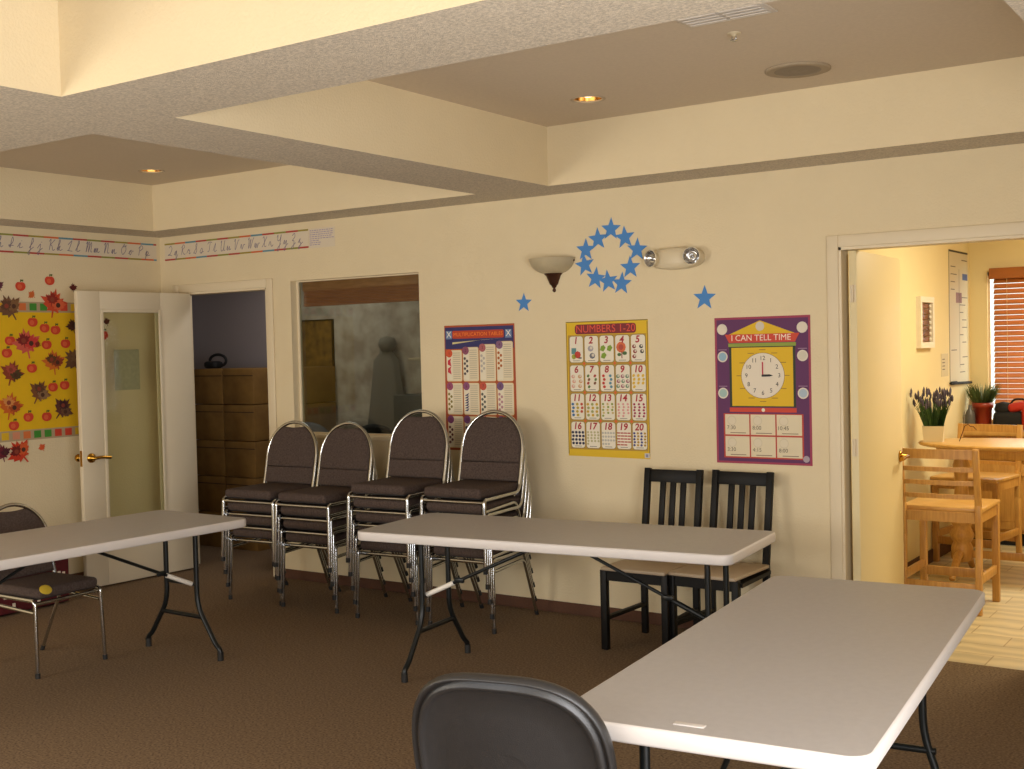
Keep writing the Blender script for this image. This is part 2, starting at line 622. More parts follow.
# ------------------------------------------------------------------ storeroom behind the wall
m = MB()
RY = 1.32
m.b2((-6, RY, 0), (-1.1, RY + .1, 3))
m.b2((-6.1, TW, 0), (-6, RY, 3))
m.b2((-1.1, TW, 0), (-1.0, RY + .1, 3))
m.b2((-6, TW, 2.6), (-1.1, RY, 2.7))
m.use(DIMW)
struct(m.build('wall_storeroom'))
rown = ['top', 'second', 'third', 'fourth', 'bottom']
coln = ['left column', 'middle column', 'right set-back column']
for c in range(3):
    for r in range(5):
        z = 1.2 - .3 * r
        m = MB().use(BOXM)
        bw, bd, bh = .352, .36, .294
        m.box((0, 0, bh / 2), (bw, bd, bh), bev=.004)
        m.use(BOXD)
        m.b2((-bw / 2 + .002, -bd / 2 - .002, bh - .062), (bw / 2 - .002, -bd / 2 + .001, bh - .056))
        o = m.build('storage_box', None, None, (-4.45 + .365 * c, .885 + (.22 if c == 2 else 0), z))
        tag(o, 'brown carton in the storeroom doorway, %s box of the %s' % (rown[r], coln[c]), 'box', 'brown storage boxes')
# black bag strap thing on the boxes
m = MB()
m.tube([(-.085 + .012 * math.sin(k), 0, .0) if 0 else (-.02 + .1 * math.cos(2 * PI * k / 24), .0, .065 + .05 * math.sin(2 * PI * k / 24)) for k in range(24)], .012, 8, True)
m.box((-.09, .01, .03), (.14, .1, .06), bev=.02)
o = m.build('shoulder_bag', BAGK, None, (-4.40, .80, 1.497))
tag(o, 'small black bag with looped strap on top of the brown boxes', 'bag')

# items seen through the window
m = MB().use(mat('brown mottled board', '#7a5a1e', .7, hex2='#4a3210', nscale=14))
m.b2((-.22, 0, 0), (.22, .018, .5))
m.use(BLACKW)
m.b2((-.232, -.006, -.012), (-.22, .02, .512)); m.b2((.22, -.006, -.012), (.232, .02, .512))
m.b2((-.22, -.006, -.012), (.22, .02, 0)); m.b2((-.22, -.006, .5), (.22, .02, .512))
o = m.build('wall_board', None, None, (-3.80, RY - .02, 1.375))
tag(o, 'brown framed board hanging on the storeroom wall behind the window', 'board')
# mottled sheet on the wall, painting the pale reflections in the glass
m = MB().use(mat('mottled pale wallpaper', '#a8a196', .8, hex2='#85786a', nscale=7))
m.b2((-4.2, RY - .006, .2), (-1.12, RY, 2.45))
o = m.build('painted_reflections', None)
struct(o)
def office_chair(label, loc, mt, rz):
    t = thing('office_chair', label, 'chair', loc, rz, 'round backed chairs in the storeroom')
    m = MB()
    m.lathe([(0, -.03), (.15, -.028), (.215, -.01), (.22, .01), (.19, .03), (0, .034)], (0, .2, .85), 28, axis=Matrix(((1, 0, 0), (0, 0, -1), (0, 1, 0))))
    m.build('backrest', mt, t)
    m = MB(); m.box((0, 0, .48), (.46, .44, .08), bev=.03, seg=3); m.build('seat', mt, t)
    m = MB(); m.tube([(0, 0, .44), (0, 0, .08)], .025); m.tube([(0, .15, .46), (0, .25, .5), (0, .24, .8)], .018); m.build('column', TLEG, t)
    m = MB()
    for k in range(5):
        a = 2 * PI * k / 5
        m.tube([(0, 0, .1), (.26 * math.cos(a), .26 * math.sin(a), .05)], [.025, .018])
        m.lathe([(0, 0), (.022, .006), (.025, .025), (.022, .044), (0, .05)], (.26 * math.cos(a), .26 * math.sin(a), 0), 10)
    m.build('base', TLEG, t)
office_chair('black round-backed chair seen low through the interior window', (-2.46, .48, 0), BAGK, R(35))
office_chair('grey round-backed chair at the lower left of the interior window', (-3.18, .52, 0), mat('grey chair cloth', '#5a5b60', .9), R(35))
t = thing('cabinet', 'dark green-grey cabinet at the lower right of the interior window', 'cabinet', (-2.38, 1.12, 0))
CABM = mat('dark green grey steel', '#1f2a28', .5)
m = MB(); m.box((0, 0, .64), (.5, .36, 1.26), bev=.006); m.build('body', CABM, t)
for k in range(3):
    m = MB(); m.box((0, -.184, .24 + .4 * k), (.47, .012, .37), bev=.003); dr = m.build('drawer', CABM, t)
    m = MB(); m.tube(fillet([(-.06, -.188, .3 + .4 * k), (-.06, -.21, .3 + .4 * k), (.06, -.21, .3 + .4 * k), (.06, -.188, .3 + .4 * k)], .01), .005, 6); m.build('handle', TLEG, dr)
# coat-like form put in for a dark, figure-like reflection in the glass
t = thing('reflection_figure', 'long dark grey coat-like form behind the window, put in for a dark reflection', 'coat', (-2.95, RY - .07, .73))
m = MB()
prof = [(.0, .22, .05), (.25, .20, .055), (.5, .16, .05), (.7, .13, .05), (.8, .12, .05), (.86, .06, .04), (.9, .05, .035)]
n = 24
vs = []; fs = []
for z, a, b in prof:
    for j in range(n):
        th = 2 * PI * j / n
        f = 1 + .08 * math.sin(6 * th)
        vs.append((a * f * math.cos(th), b * f * math.sin(th), z))
for i in range(len(prof) - 1):
    for j in range(n):
        fs.append([i * n + j, i * n + (j + 1) % n, (i + 1) * n + (j + 1) % n, (i + 1) * n + j])
fs.append(list(range(n))[::-1]); fs.append([(len(prof) - 1) * n + j for j in range(n)])
m.add(vs, fs, True)
m.build('body', mat('dark grey reflection tone', '#6a675f', .95), t)
m = MB()
m.lathe([(0, -.07), (.05, -.05), (.075, 0), (.06, .05), (0, .07)], (0.02, -.01, .93), 16)
m.build('head_form', mat('dark grey reflection tone', '#6a675f', .95), t)
# wall shelf with three glass jars
m = MB(); m.b2((-.3, -.14, 0), (.3, 0, .02), .003)
o = m.build('wall_shelf', mat('pale shelf wood', '#a89a80', .6), None, (-2.36, RY - .008, 1.53))
tag(o, 'narrow pale shelf on the storeroom wall at the right of the window', 'shelf')
for k in range(3):
    m = MB(); m.lathe([(0, .001), (.035, .001), (.037, .01), (.037, .09), (.026, .105), (.026, .12), (0, .122)], n=16)
    o = m.build('jar', mat('milky jar glass', '#b3b2ac', .15), None, (-2.54 + .17 * k, RY - .085, 1.551))
    tag(o, '%s pale jar of three on the narrow storeroom shelf' % ['leftmost', 'middle', 'rightmost'][k], 'jar', 'jars on the storeroom shelf')
# raised wooden blind
t = thing('wooden_blind', 'raised brown wooden blind at the top of the interior window', 'blind', ((WIN[0] + WIN[1]) / 2 + .005, .088, 1.935))
m = MB(); m.b2((-.555, .0, .112), (.555, .06, .18), .004); m.build('valance', mat('brown valance wood', '#c08452', .45, hex2='#a86c3c', nscale=8, stretch=(1, 8, 8)), t)
m = MB().use(mat('red brown blind wood', '#c07440', .5, hex2='#a85c2e', nscale=7, stretch=(1, 8, 8)))
for k in range(11):
    m.b2((-.552, .008, .004 + .0103 * k), (.552, .055, .004 + .0103 * k + .0075))
m.build('slat_stack', None, t)

# ------------------------------------------------------------------ folding tables
def folding_table(label, cx, cy, rz, L=1.9, Wd=.763, H=.71, brace_off=-.09, inset=.18, plate=False, inset2=None, post=.125):
    t = thing('folding_table', label, 'table', (cx, cy, 0), rz, 'grey folding tables')
    th = .046
    def outline(ins, r=.055):
        pts = []
        a, b = L / 2 - ins, Wd / 2 - ins
        rr = r - ins
        for sx, sy, st in ((1, -1, -90), (1, 1, 0), (-1, 1, 90), (-1, -1, 180)):
            for k in range(7):
                q = R(st + 90 * k / 6)
                pts.append((sx * (a - rr) + rr * math.cos(q), sy * (b - rr) + rr * math.sin(q)))
        return pts
    m = MB()
    rings = [(.03, H - th), (.004, H - th + .002), (.0, H - th + .008), (.0, H - .008), (.002, H - .002), (.007, H)]
    vs, fs = [], []
    n = 28
    m.use(TABLE_E)
    for ins, z in rings:
        vs += [(x, y, z) for x, y in outline(ins)]
    for i in range(len(rings) - 1):
        for j in range(n):
            fs.append([i * n + j, i * n + (j + 1) % n, (i + 1) * n + (j + 1) % n, (i + 1) * n + j])
    m.add(vs, fs, True)
    m.use(TABLE_SHADED)
    m.add([(x, y, H) for x, y in outline(.007)], [list(range(n))])
    m.use(TABLE_E)
    m.add([(x, y, H - th) for x, y in outline(.03)], [list(range(n))[::-1]])
    top = m.build('tabletop', None, t)
    # moulded name plate near one end
    if plate:
        m = MB()
        m.box((L / 2 - .062, -.045, H + .0005), (.022, .075, .003), bev=.001)
        m.build('moulded_plate', TABLE_E, top)
    for sx in (-1, 1):
        m = MB()
        m.b2((-L / 2 + .45, sx * .2 - .012, H - th - .014), (L / 2 - .45, sx * .2 + .012, H - th + .002), .003)
        m.build('under_rail', TLEG, t)
    for sx in (-1, 1):
        x = sx * (L / 2 - (inset2 if inset2 and sx < 0 else inset))
        for sy in (-1, 1):
            m = MB()
            pts = fillet([(x, sy * post, H - th + .002), (x, sy * post, .275), (x, sy * .262, .085), (x, sy * .30, .055), (x, sy * .30, .022)], [0, .07, .06, .03, 0], 6)
            m.tube(pts, .0135, 12)
            lg = m.build('leg', TLEG, t)
            m = MB()
            m.tube([(x, sy * .30, .0), (x, sy * .30, .045)], .0165, 12)
            m.build('foot_cap', RUBBER, lg)
        m = MB()
        q = post + .042; m.tube([(x, -q, .215), (x, q, .215)], .012, 10)
        m.build('cross_bar', TLEG, t)
        m = MB(); m.tube([(x, -post, .385), (x, post, .385)], .008, 8); m.build('cross_bar', TLEG, t)
        m = MB(); m.tube([(x, -post - .07, H - th - .012), (x, post + .07, H - th - .012)], .013, 10); m.build('pivot_bar', TLEG, t)
        m = MB()
        a = Vector((x, brace_off, .385)); b = Vector((x - sx * .66, brace_off, H - th - .006))
        m.tube([a, b], .0085, 8)
        q = a + (b - a) * .30
        m.box(q, (.05, .02, .024), bev=.004)
        br = m.build('brace', TLEG, t)
        m = MB()
        m.tube([a + (b - a) * .01, a + (b - a) * .25], .0125, 10)
        m.build('lock_sleeve', WHITEP if sx == SLEEVE else TLEG, br)
    return t
SLEEVE = -1
folding_table('grey folding table in the middle before the stacked chairs', .254, -1.272, R(5.8), 1.915, .705, .7306, inset2=.245)
SLEEVE = 1
folding_table('grey folding table at the left edge beside the open door', -1.855, -2.575, R(88.6), 1.87, .752, .738, inset=.167)
SLEEVE = 0
folding_table('long grey folding table nearest the camera, in front of the kitchen doorway', 2.010, -2.694, R(-84.4), 1.884, .756, .7274, plate=True, inset=.16, inset2=.25, post=.2)

# ------------------------------------------------------------------ stacking chairs
def make_stack_chair():
    t = thing('stacking_chair', '', 'chair', (0, 0, 0), 0, 'grey chrome stacking chairs')
    r = .0115
    # rounded seat cushion
    m = MB()
    m.box((0, -.04, .446), (.396, .425, .056), bev=.022, seg=4)
    m.use
    seat = m.build('seat', FABRIC, t)
    # seat pan
    m = MB(); m.box((0, -.04, .417), (.37, .38, .008)); m.build('seat_pan', RUBBER, seat)
    def bp(x, s, off=0):     # point on the tilted back plane
        return (x, .150 + .205 * s + off * .97, .455 + s - off * .2)
    # back frame: side rails, uprights and round arch in one bent tube
    pts = []
    pts += fillet([(-.2135, -.19, .412), (-.2135, .135, .418), bp(-.2135, .05), bp(-.2135, .205)], [0, .05, .05, 0], 6)
    for k in range(1, 24):
        a = PI - PI * k / 24
        pts.append(Vector(bp(.2135 * math.cos(a), .205 + .22 * math.sin(a))))
    pts += fillet([bp(.2135, .205), bp(.2135, .05), (.2135, .135, .418), (.2135, -.19, .412)], [0, .05, .05, 0], 6)
    m = MB(); m.tube(pts, r, 12); m.build('back_frame', CHROME, t)
    # legs
    for sx in (-1, 1):
        m = MB()
        m.tube(fillet([(sx * .2135, -.188, .412), (sx * .2135, -.24, .412), (sx * .222, -.255, .012)], [0, .045, 0], 7), r, 12)
        lg = m.build('leg', CHROME, t)
        m = MB(); m.tube([(sx * .2222, -.2554, .0), (sx * .2214, -.254, .028)], r + .002, 10); m.build('foot_cap', RUBBER, lg)
        m = MB()
        m.tube(fillet([(sx * .2135, -.232, .345), (sx * .2135, .10, .365), (sx * .198, .262, .012)], [0, .04, 0], 7), .010, 12)
        lg = m.build('leg', CHROME, t)
        m = MB(); m.tube([(sx * .1975, .2675, .0), (sx * .1986, .2545, .028)], r + .001, 10); m.build('foot_cap', RUBBER, lg)
    m = MB()
    m.tube([(-.212, -.238, .395), (.212, -.238, .395)], .0105, 12)
    m.build('front_rail', CHROME, t)
    m = MB()
    m.tube([(-.212, .09, .405), (.212, .09, .405)], .009, 10)
    m.build('rear_rail', CHROME, t)
    # back pad with hand slot at the top
    def outline(sh, s0, s1lim=9):
        o = [(-(.2025 - sh), s0 + sh), ]
        for k in range(0, 33):
            a = PI - PI * k / 32
            x = (.2025 - sh) * math.cos(a)
            s = .205 + (.209 - sh) * math.sin(a)
            if abs(x) < .085:
                s -= .026 * (1 - (x / .085) ** 2)
            o.append((x, s))
        o.append((.2025 - sh, s0 + sh))
        return o
    m = MB()
    def pad(poly_fn, front):
        lay = [(.006, -.014), (0, -.009), (0, .010), (.004, .0165), (.012, .020)]
        n = len(poly_fn(0))
        vs, fs = [], []
        for sh, w in lay:
            vs += [bp(x, s, -w) for x, s in poly_fn(sh)]
        for i in range(len(lay) - 1):
            for j in range(n):
                fs.append([i * n + j, i * n + (j + 1) % n, (i + 1) * n + (j + 1) % n, (i + 1) * n + j][::-1])
        m.add(vs, fs, True)
        m.add(vs[:n], [list(range(n))]); m.add(vs[-n:], [list(range(n))[::-1]])
    pad(lambda sh: outline(sh, .128), 0)
    pad(lambda sh: [(-(.2025 - sh), .02 + sh), (-(.2025 - sh), .126 - sh), (.2025 - sh, .126 - sh), (.2025 - sh, .02 + sh)], 0)
    m.build('backrest', FABRIC, t)
    return t
chair0 = make_stack_chair()
names = {1: 'bottom', 2: 'second from the bottom', 3: 'third from the bottom', 4: 'fourth from the bottom', 5: 'top'}
first = True
for (x, y0, n, rz, desc) in ((-2.475, -.438, 4, R(3.5), 'leftmost stack, beside the storeroom doorway'),
                             (-1.995, -.432, 4, R(2.5), 'second stack from the left, under the window'),
                             (-1.36, -.440, 5, R(4), 'third stack from the left, by the window corner'),
                             (-.838, -.390, 5, R(3), 'rightmost stack, behind the middle table')):
    for k in range(n):
        pos = 'top' if k == n - 1 else ['bottom', 'second-from-bottom', 'third-from-bottom', 'fourth-from-bottom'][k]
        lab = 'grey chrome chair, %s of the %s' % (pos, desc)
        loc = (x + .019 * k * math.sin(rz), y0 - .019 * k * math.cos(rz), .0875 * k)
        if first:
            chair0.location = loc; chair0.rotation_euler.z = rz; chair0['label'] = lab
            first = False
        else:
            dup(chair0, lab, loc, rz)
lone = dup(chair0, 'single grey chrome chair tucked under the left table, yellow patch on its seat', (-2.34, -2.325, 0), R(93))
lone.scale = (.94, .94, .945)
m = MB()
m.lathe([(0, .0015), (.024, .0015), (.028, 0), (.026, -.002)], n=20)
o = m.build('sticky_patch', mat('yellow foam patch', '#d9b733', .8, noise=.1), None)
o.matrix_world = Matrix.Translation((-2.096, -2.455, .440)) @ Matrix.Rotation(R(52), 4, 'Y') @ Matrix.Diagonal((1, 1.25, 1, 1))
tag(o, 'yellow patch stuck on the front edge of the single grey chair seat', 'patch')

# maroon bin behind the lone chair
t = thing('fabric_bin', 'maroon bin with white marks on the floor behind the single chair', 'bin', (-3.76, -1.72, 0), R(2))
m = MB(); m.use(MAROON); m.box((0, 0, .21), (.4, .86, .40), bev=.015); m.use(mat('white print', '#d8cbb6', .7))
for k in range(9):
    m.b2((.2, .10 + .034 * k, .195 + .006 * (k % 2)), (.203, .12 + .034 * k, .228 - .008 * (k % 3)))
for k in range(12):
    a = -.36 + .06 * k
    m.b2((.2, a, .05 + .03 * (k % 3)), (.203, a + .02, .075 + .03 * (k % 3)))
m.build('body', None, t)
m = MB(); m.b2((-.205, -.435, .395), (.205, .435, .42), .008); m.build('rim', BAGK, t)

# ------------------------------------------------------------------ black wooden chairs
def make_black_chair():
    t = thing('wooden_chair', 'black slat-back wooden chair with tan seat against the wall, left of two', 'chair', (0, 0, 0), 0, 'black wooden chairs')
    hw = .158
    fw_ = .178
    for sx in (-1, 1):
        m = MB(); m.bar((sx * fw_, -.235, 0), (sx * fw_, -.235, .425), .036, .036, (1, 0, 0), .002); m.build('leg', BLACKW, t)
        m = MB().use(BLACKW)
        # rear leg continuing as back post, leaning back
        for (a, b) in (((sx * hw, .185, 0), (sx * hw, .185, .45)), ((sx * hw, .185, .44), (sx * hw, .262, .918))):
            m.bar(a, b, .030, .034, (1, 0, 0), .002)
        m.build('leg', None, t)
        m = MB(); m.bar((sx * fw_, -.225, .165), (sx * hw, .175, .165), .018, .032, (1, 0, 0), .002); m.build('stretcher', BLACKW, t)
    def back(z): return .185 + (z - .44) * .1674
    rot = Matrix.Rotation(R(-9.5), 4, 'X')
    m = MB(); m.box((0, back(.877), .877), (2 * hw - .030, .020, .07), rot, .002); m.build('top_rail', BLACKW, t)
    m = MB(); m.box((0, back(.54), .54), (2 * hw - .034, .020, .045), rot, .002); m.build('lower_rail', BLACKW, t)
    for x in (-.062, .0, .062):
        m = MB(); m.bar((x, back(.55), .55), (x, back(.85), .85), .014, .032, (1, 0, 0), .001); m.build('slat', BLACKW, t)
    m = MB()
    m.box((0, -.235, .40), (2 * fw_, .020, .06)); m.box((0, .185, .40), (2 * hw, .02, .06))
    for sx in (-1, 1):
        m.bar((sx * fw_, -.225, .40), (sx * hw, .175, .40), .02, .06, (1, 0, 0))
    m.build('apron', BLACKW, t)
    m = MB(); m.box((0, -.05, .4335), (.375, .425, .019), bev=.006); m.build('seat', TANSEAT, t)
    return t
bc = make_black_chair()
bc.location = (.290, -.385, 0); bc.rotation_euler.z = R(1)
dup(bc, 'black slat-back wooden chair with tan seat against the wall, right of two', (.676, -.350, 0), R(-1))

# ------------------------------------------------------------------ front plastic folding chair
FC = thing('folding_chair', 'black moulded plastic folding chair seen from behind at the bottom edge', 'chair', (1.645, -3.625, 0), R(13))
def panel(name, mt, w, h, c, tilt, curve, parent, thick=.022, exp=3.2, rim=.0):
    """padded shell: superellipse outline in (x,v), curved in depth"""
    m = MB()
    n = 56
    out = []
    for k in range(n):
        a = 2 * PI * k / n
        ca, sa = math.cos(a), math.sin(a)
        out.append((math.copysign(abs(ca) ** (2 / exp), ca), math.copysign(abs(sa) ** (2 / exp), sa)))
    rings = [(0.25, 0.004), (.60, 0.004), (.83, 0.004), (.855, -.006), (.885, -.012), (.905, -.012), (.925, .002), (.94, .002), (.965, -.014), (.985, -.012), (1.0, .004), (.99, .016), (.96, thick), (.9, thick - .006), (.5, thick - .006), (.2, thick - .006)]
    ct, st = math.cos(tilt), math.sin(tilt)
    vs, fs = [], []
    def P(x, v, d):
        yy = d + curve * (x * x)
        return (c[0] + x, c[1] + yy * ct + v * st, c[2] + v * ct - yy * st)
    for s, dd in rings:
        for a, b in out:
            if s > .8:
                k = 1 - (1 - s) * (w / 2) / (w / 2)
                x, v = a * (w / 2 - (1 - s) * .25), b * (h / 2 - (1 - s) * .25)
            else:
                x, v = a * w / 2 * s, b * h / 2 * s
            vs.append(P(x, v, dd))
    for i in range(len(rings) - 1):
        for j in range(n):
            fs.append([i * n + j, i * n + (j + 1) % n, (i + 1) * n + (j + 1) % n, (i + 1) * n + j][::-1])
    m.add(vs, fs, True)
    m.add(vs[:n], [list(range(n))]); m.add(vs[-n:], [list(range(n))[::-1]])
    return m.build(name, mt, parent)
# local: +y is the way the sitter faces
panel('backrest', BLACKP, .515, .54, (0, -.185, .600), R(-13), .8, FC, .03, 2.7)
m = MB(); m.box((0, .02, .44), (.42, .40, .035), bev=.015, seg=3); m.build('seat', BLACKP, FC)
for sx in (-1, 1):
    m = MB(); m.tube(fillet([(sx * .200, -.125, .62), (sx * .200, -.09, .46), (sx * .222, .26, .02)], [0, .1, 0]), .012, 10)
    lg = m.build('leg', TLEG, FC)
    m = MB(); m.tube([(sx * .222, .274, 0), (sx * .222, .25, .035)], .015, 10); m.build('foot_cap', RUBBER, lg)
    m = MB(); m.tube(fillet([(sx * .205, .12, .42), (sx * .205, -.28, .02)], [0, 0]), .011, 10)
    lg = m.build('leg', TLEG, FC)
    m = MB(); m.tube([(sx * .205, -.294, 0), (sx * .205, -.27, .035)], .014, 10); m.build('foot_cap', RUBBER, lg)
m = MB(); m.tube([(-.222, .2, .1), (.222, .2, .1)], .009, 8); m.tube([(-.205, -.22, .09), (.205, -.22, .09)], .009, 8); m.build('cross_bar', TLEG, FC)

# ------------------------------------------------------------------ wall things on the back wall
U, N = (1, 0, 0), (0, -1, 0)
def star_pts(r, rot=0, inner=.42):
    return [((r if k % 2 == 0 else r * inner) * math.sin(PI * k / 5 + rot), (r if k % 2 == 0 else r * inner) * math.cos(PI * k / 5 + rot)) for k in range(10)]
ring = [(-.152, 2.287, 'topmost star', 3), (-.061, 2.232, 'first star clockwise from the top', -4), (.018, 2.158, 'upper right star by the emergency lamp', 4),
        (-.03, 2.058, 'lower right star', 0), (-.088, 1.968, 'rightmost of the three bottom stars', 5), (-.178, 1.986, 'middle of the three bottom stars', -6),
        (-.262, 2.008, 'leftmost of the three bottom stars', 8), (-.333, 2.090, 'lower left star', -8), (-.324, 2.178, 'upper left star', 2), (-.241, 2.236, 'first star anticlockwise from the top', -2)]
for i, (x, z, wd, a) in enumerate(ring):
    m = MB()
    off = .0006 * (i % 3)
    m.prism(star_pts(.069, R(a)), 0, .0012, lambda u, v, w, x=x, z=z, off=off: (x + u, -.0008 - off - w, z + v))
    o = m.build('paper_star', BLUE)
    tag(o, 'blue paper star in the ring on the wall, %s' % wd, 'star', 'ring of blue stars')
for x, z, r, l in ((-.773, 1.884, .062, 'single blue paper star below the bowl wall lamp'), (.433, 1.862, .072, 'single blue paper star below the emergency lamp')):
    m = MB(); m.prism(star_pts(r, R(2)), 0, .0012, lambda u, v, w: (x + u, -.0008 - w, z + v))
    tag(m.build('paper_star', BLUE), l, 'star')

# sconce
t = thing('wall_sconce', 'half-bowl alabaster wall lamp with dark bronze finial', 'wall lamp', (-.55, -.001, 1.937))
t.scale = (.92, .92, 1)
m = MB()
pr = [(.165, .202), (.163, .196), (.155, .175), (.138, .150), (.112, .130), (.085, .118), (.055, .112), (.02, .112), (.02, .118), (.055, .118), (.085, .125), (.112, .137), (.135, .156), (.150, .18), (.158, .202), (.165, .202)]
m.lathe(pr, n=28, a0=PI, a1=2 * PI)
m.build('glass_bowl', ALAB, t)
m = MB()
m.lathe([(0, .0), (.008, .004), (.013, .012), (.009, .022), (.006, .026), (.016, .032), (.018, .04), (.03, .05), (.036, .065), (.045, .085), (.052, .10), (.066, .113), (.066, .120), (0, .121)], n=24, a0=PI, a1=2 * PI)
m.build('fitter', BRONZE, t)
m = MB(); m.box((0, -.006, .14), (.10, .012, .1), bev=.004); m.build('back_plate', BRONZE, t)
m = MB(); m.lathe([(0, -.009), (.009, 0), (0, .009)], (.158, -.008, .186), 10); m.build('thumb_screw', BRONZE, t)
# emergency light
t = thing('emergency_light', 'ivory oval emergency light with two round chrome lamps', 'emergency light', (.276, 0, 2.090))
m = MB()
n = 40; vs = []; fs = []
lay = [(1, -.001), (1, -.03), (.97, -.045), (.88, -.056), (.6, -.062), (.2, -.063)]
for s, d in lay:
    for j in range(n):
        a = 2 * PI * j / n
        vs.append((.165 * s * math.copysign(abs(math.cos(a)) ** .8, math.cos(a)), d, .062 * s * math.copysign(abs(math.sin(a)) ** .8, math.sin(a))))
for i in range(len(lay) - 1):
    for j in range(n):
        fs.append([i * n + j, i * n + (j + 1) % n, (i + 1) * n + (j + 1) % n, (i + 1) * n + j])
fs.append([(len(lay) - 1) * n + j for j in range(n)])
m.add(vs, fs, True)
m.box((0, -.064, 0), (.14, .006, .07), bev=.003)
m.build('housing', EMERW, t)
for x, yaw in ((-.120, R(-20)), (.112, R(10))):
    ax = Matrix.Rotation(yaw, 3, 'Z') @ Matrix(((1, 0, 0), (0, 0, -1), (0, 1, 0)))
    m = MB()
    m.lathe([(.035, .0), (.047, .03), (.052, .045), (.049, .048), (.046, .045)], (x, -.04, .004), 24, axis=ax)
    h = m.build('lamp_head', EMERW, t)
    m = MB()
    m.lathe([(.047, .045), (.036, .028), (.014, .018), (.012, .034), (0, .036)], (x, -.04, .004), 24, axis=ax)
    m.build('reflector', LENS, h)

# cursive letters as pen strokes: x to the right, y up (0 base line, 1 ascender, .5 small letter height)
CUR = {
 'A': [[(.75, .9), (.35, .95), (.05, .4), (.25, 0), (.6, .3), (.75, .9), (.7, .2), (.95, .05)]],
 'B': [[(.2, .8), (.25, 0)], [(.1, .7), (.4, 1), (.65, .8), (.3, .52), (.7, .35), (.5, 0), (.2, .1)]],
 'C': [[(.6, .8), (.5, 1), (.1, .6), (.2, .05), (.7, .15)]],
 'D': [[(.3, .95), (.25, .1), (.1, .05), (.5, 0), (.85, .5), (.5, .98), (.15, .85)]],
 'E': [[(.6, .85), (.35, 1), (.15, .75), (.4, .55), (.1, .3), (.3, 0), (.7, .2)]],
 'F': [[(.1, .8), (.3, 1), (.8, .95)], [(.5, .95), (.45, .15), (.15, .1)], [(.3, .5), (.65, .55)]],
 'G': [[(.05, .05), (.45, .6), (.5, 1), (.3, .75), (.4, .5), (.7, .7), (.6, .05), (.2, .1)]],
 'H': [[(.05, .8), (.25, 1), (.2, 0)], [(.75, 1), (.6, 0), (.3, .45), (.6, .55), (.9, .2)]],
 'I': [[(.1, .1), (.55, .6), (.4, 1), (.3, .5), (.3, .05), (.05, .25), (.7, .2)]],
 'J': [[(.1, .1), (.55, .7), (.4, 1), (.3, .5), (.25, -.5), (.05, -.3), (.7, .2)]],
 'K': [[(.05, .8), (.25, 1), (.2, 0)], [(.8, 1), (.3, .5), (.5, .4), (.7, 0), (.95, .1)]],
 'L': [[(.05, .6), (.5, 1), (.45, .7), (.25, .1), (.05, .08), (.3, .05), (.8, .02)]],
 'M': [[(.0, .8), (.15, 1), (.12, 0), (.3, .9), (.45, .9), (.45, 0), (.65, .9), (.8, .8), (.8, .1), (1, .1)]],
 'N': [[(.0, .8), (.2, 1), (.18, 0), (.4, .9), (.6, .9), (.65, .1), (.9, .1)]],
 'O': [[(.4, 1), (.05, .5), (.35, 0), (.75, .5), (.4, 1), (.3, .75), (.8, .9)]],
 'P': [[(.25, .85), (.2, 0)], [(.05, .7), (.4, 1), (.7, .75), (.3, .45)]],
 'Q': [[(.1, .8), (.4, 1), (.7, .65), (.3, .1), (.05, .1), (.3, .15), (.8, 0)]],
 'R': [[(.25, .85), (.2, 0)], [(.05, .7), (.4, 1), (.65, .75), (.3, .48), (.7, .05), (.95, .1)]],
 'S': [[(.0, .05), (.45, .6), (.5, 1), (.3, .75), (.6, .35), (.4, 0), (.1, .15)]],
 'T': [[(.05, .8), (.3, 1), (.85, .95)], [(.5, .95), (.45, .15), (.15, .1)]],
 'U': [[(.0, .8), (.15, 1), (.15, .3), (.35, 0), (.65, .3), (.7, 1), (.7, .1), (.95, .1)]],
 'V': [[(.0, .8), (.15, 1), (.3, 0), (.65, .8), (.85, .95)]],
 'W': [[(.0, .8), (.12, 1), (.2, 0), (.45, .9), (.55, 0), (.85, .9), (1, .95)]],
 'X': [[(.05, .85), (.25, .95), (.5, .1), (.8, .1)], [(.75, .95), (.1, .02)]],
 'Y': [[(.0, .8), (.15, 1), (.2, .5), (.55, .55), (.7, 1), (.55, -.4), (.25, -.3), (.8, .2)]],
 'Z': [[(.1, .8), (.4, 1), (.55, .7), (.2, .35), (.5, .3), (.45, -.4), (.15, -.3), (.8, .15)]]}
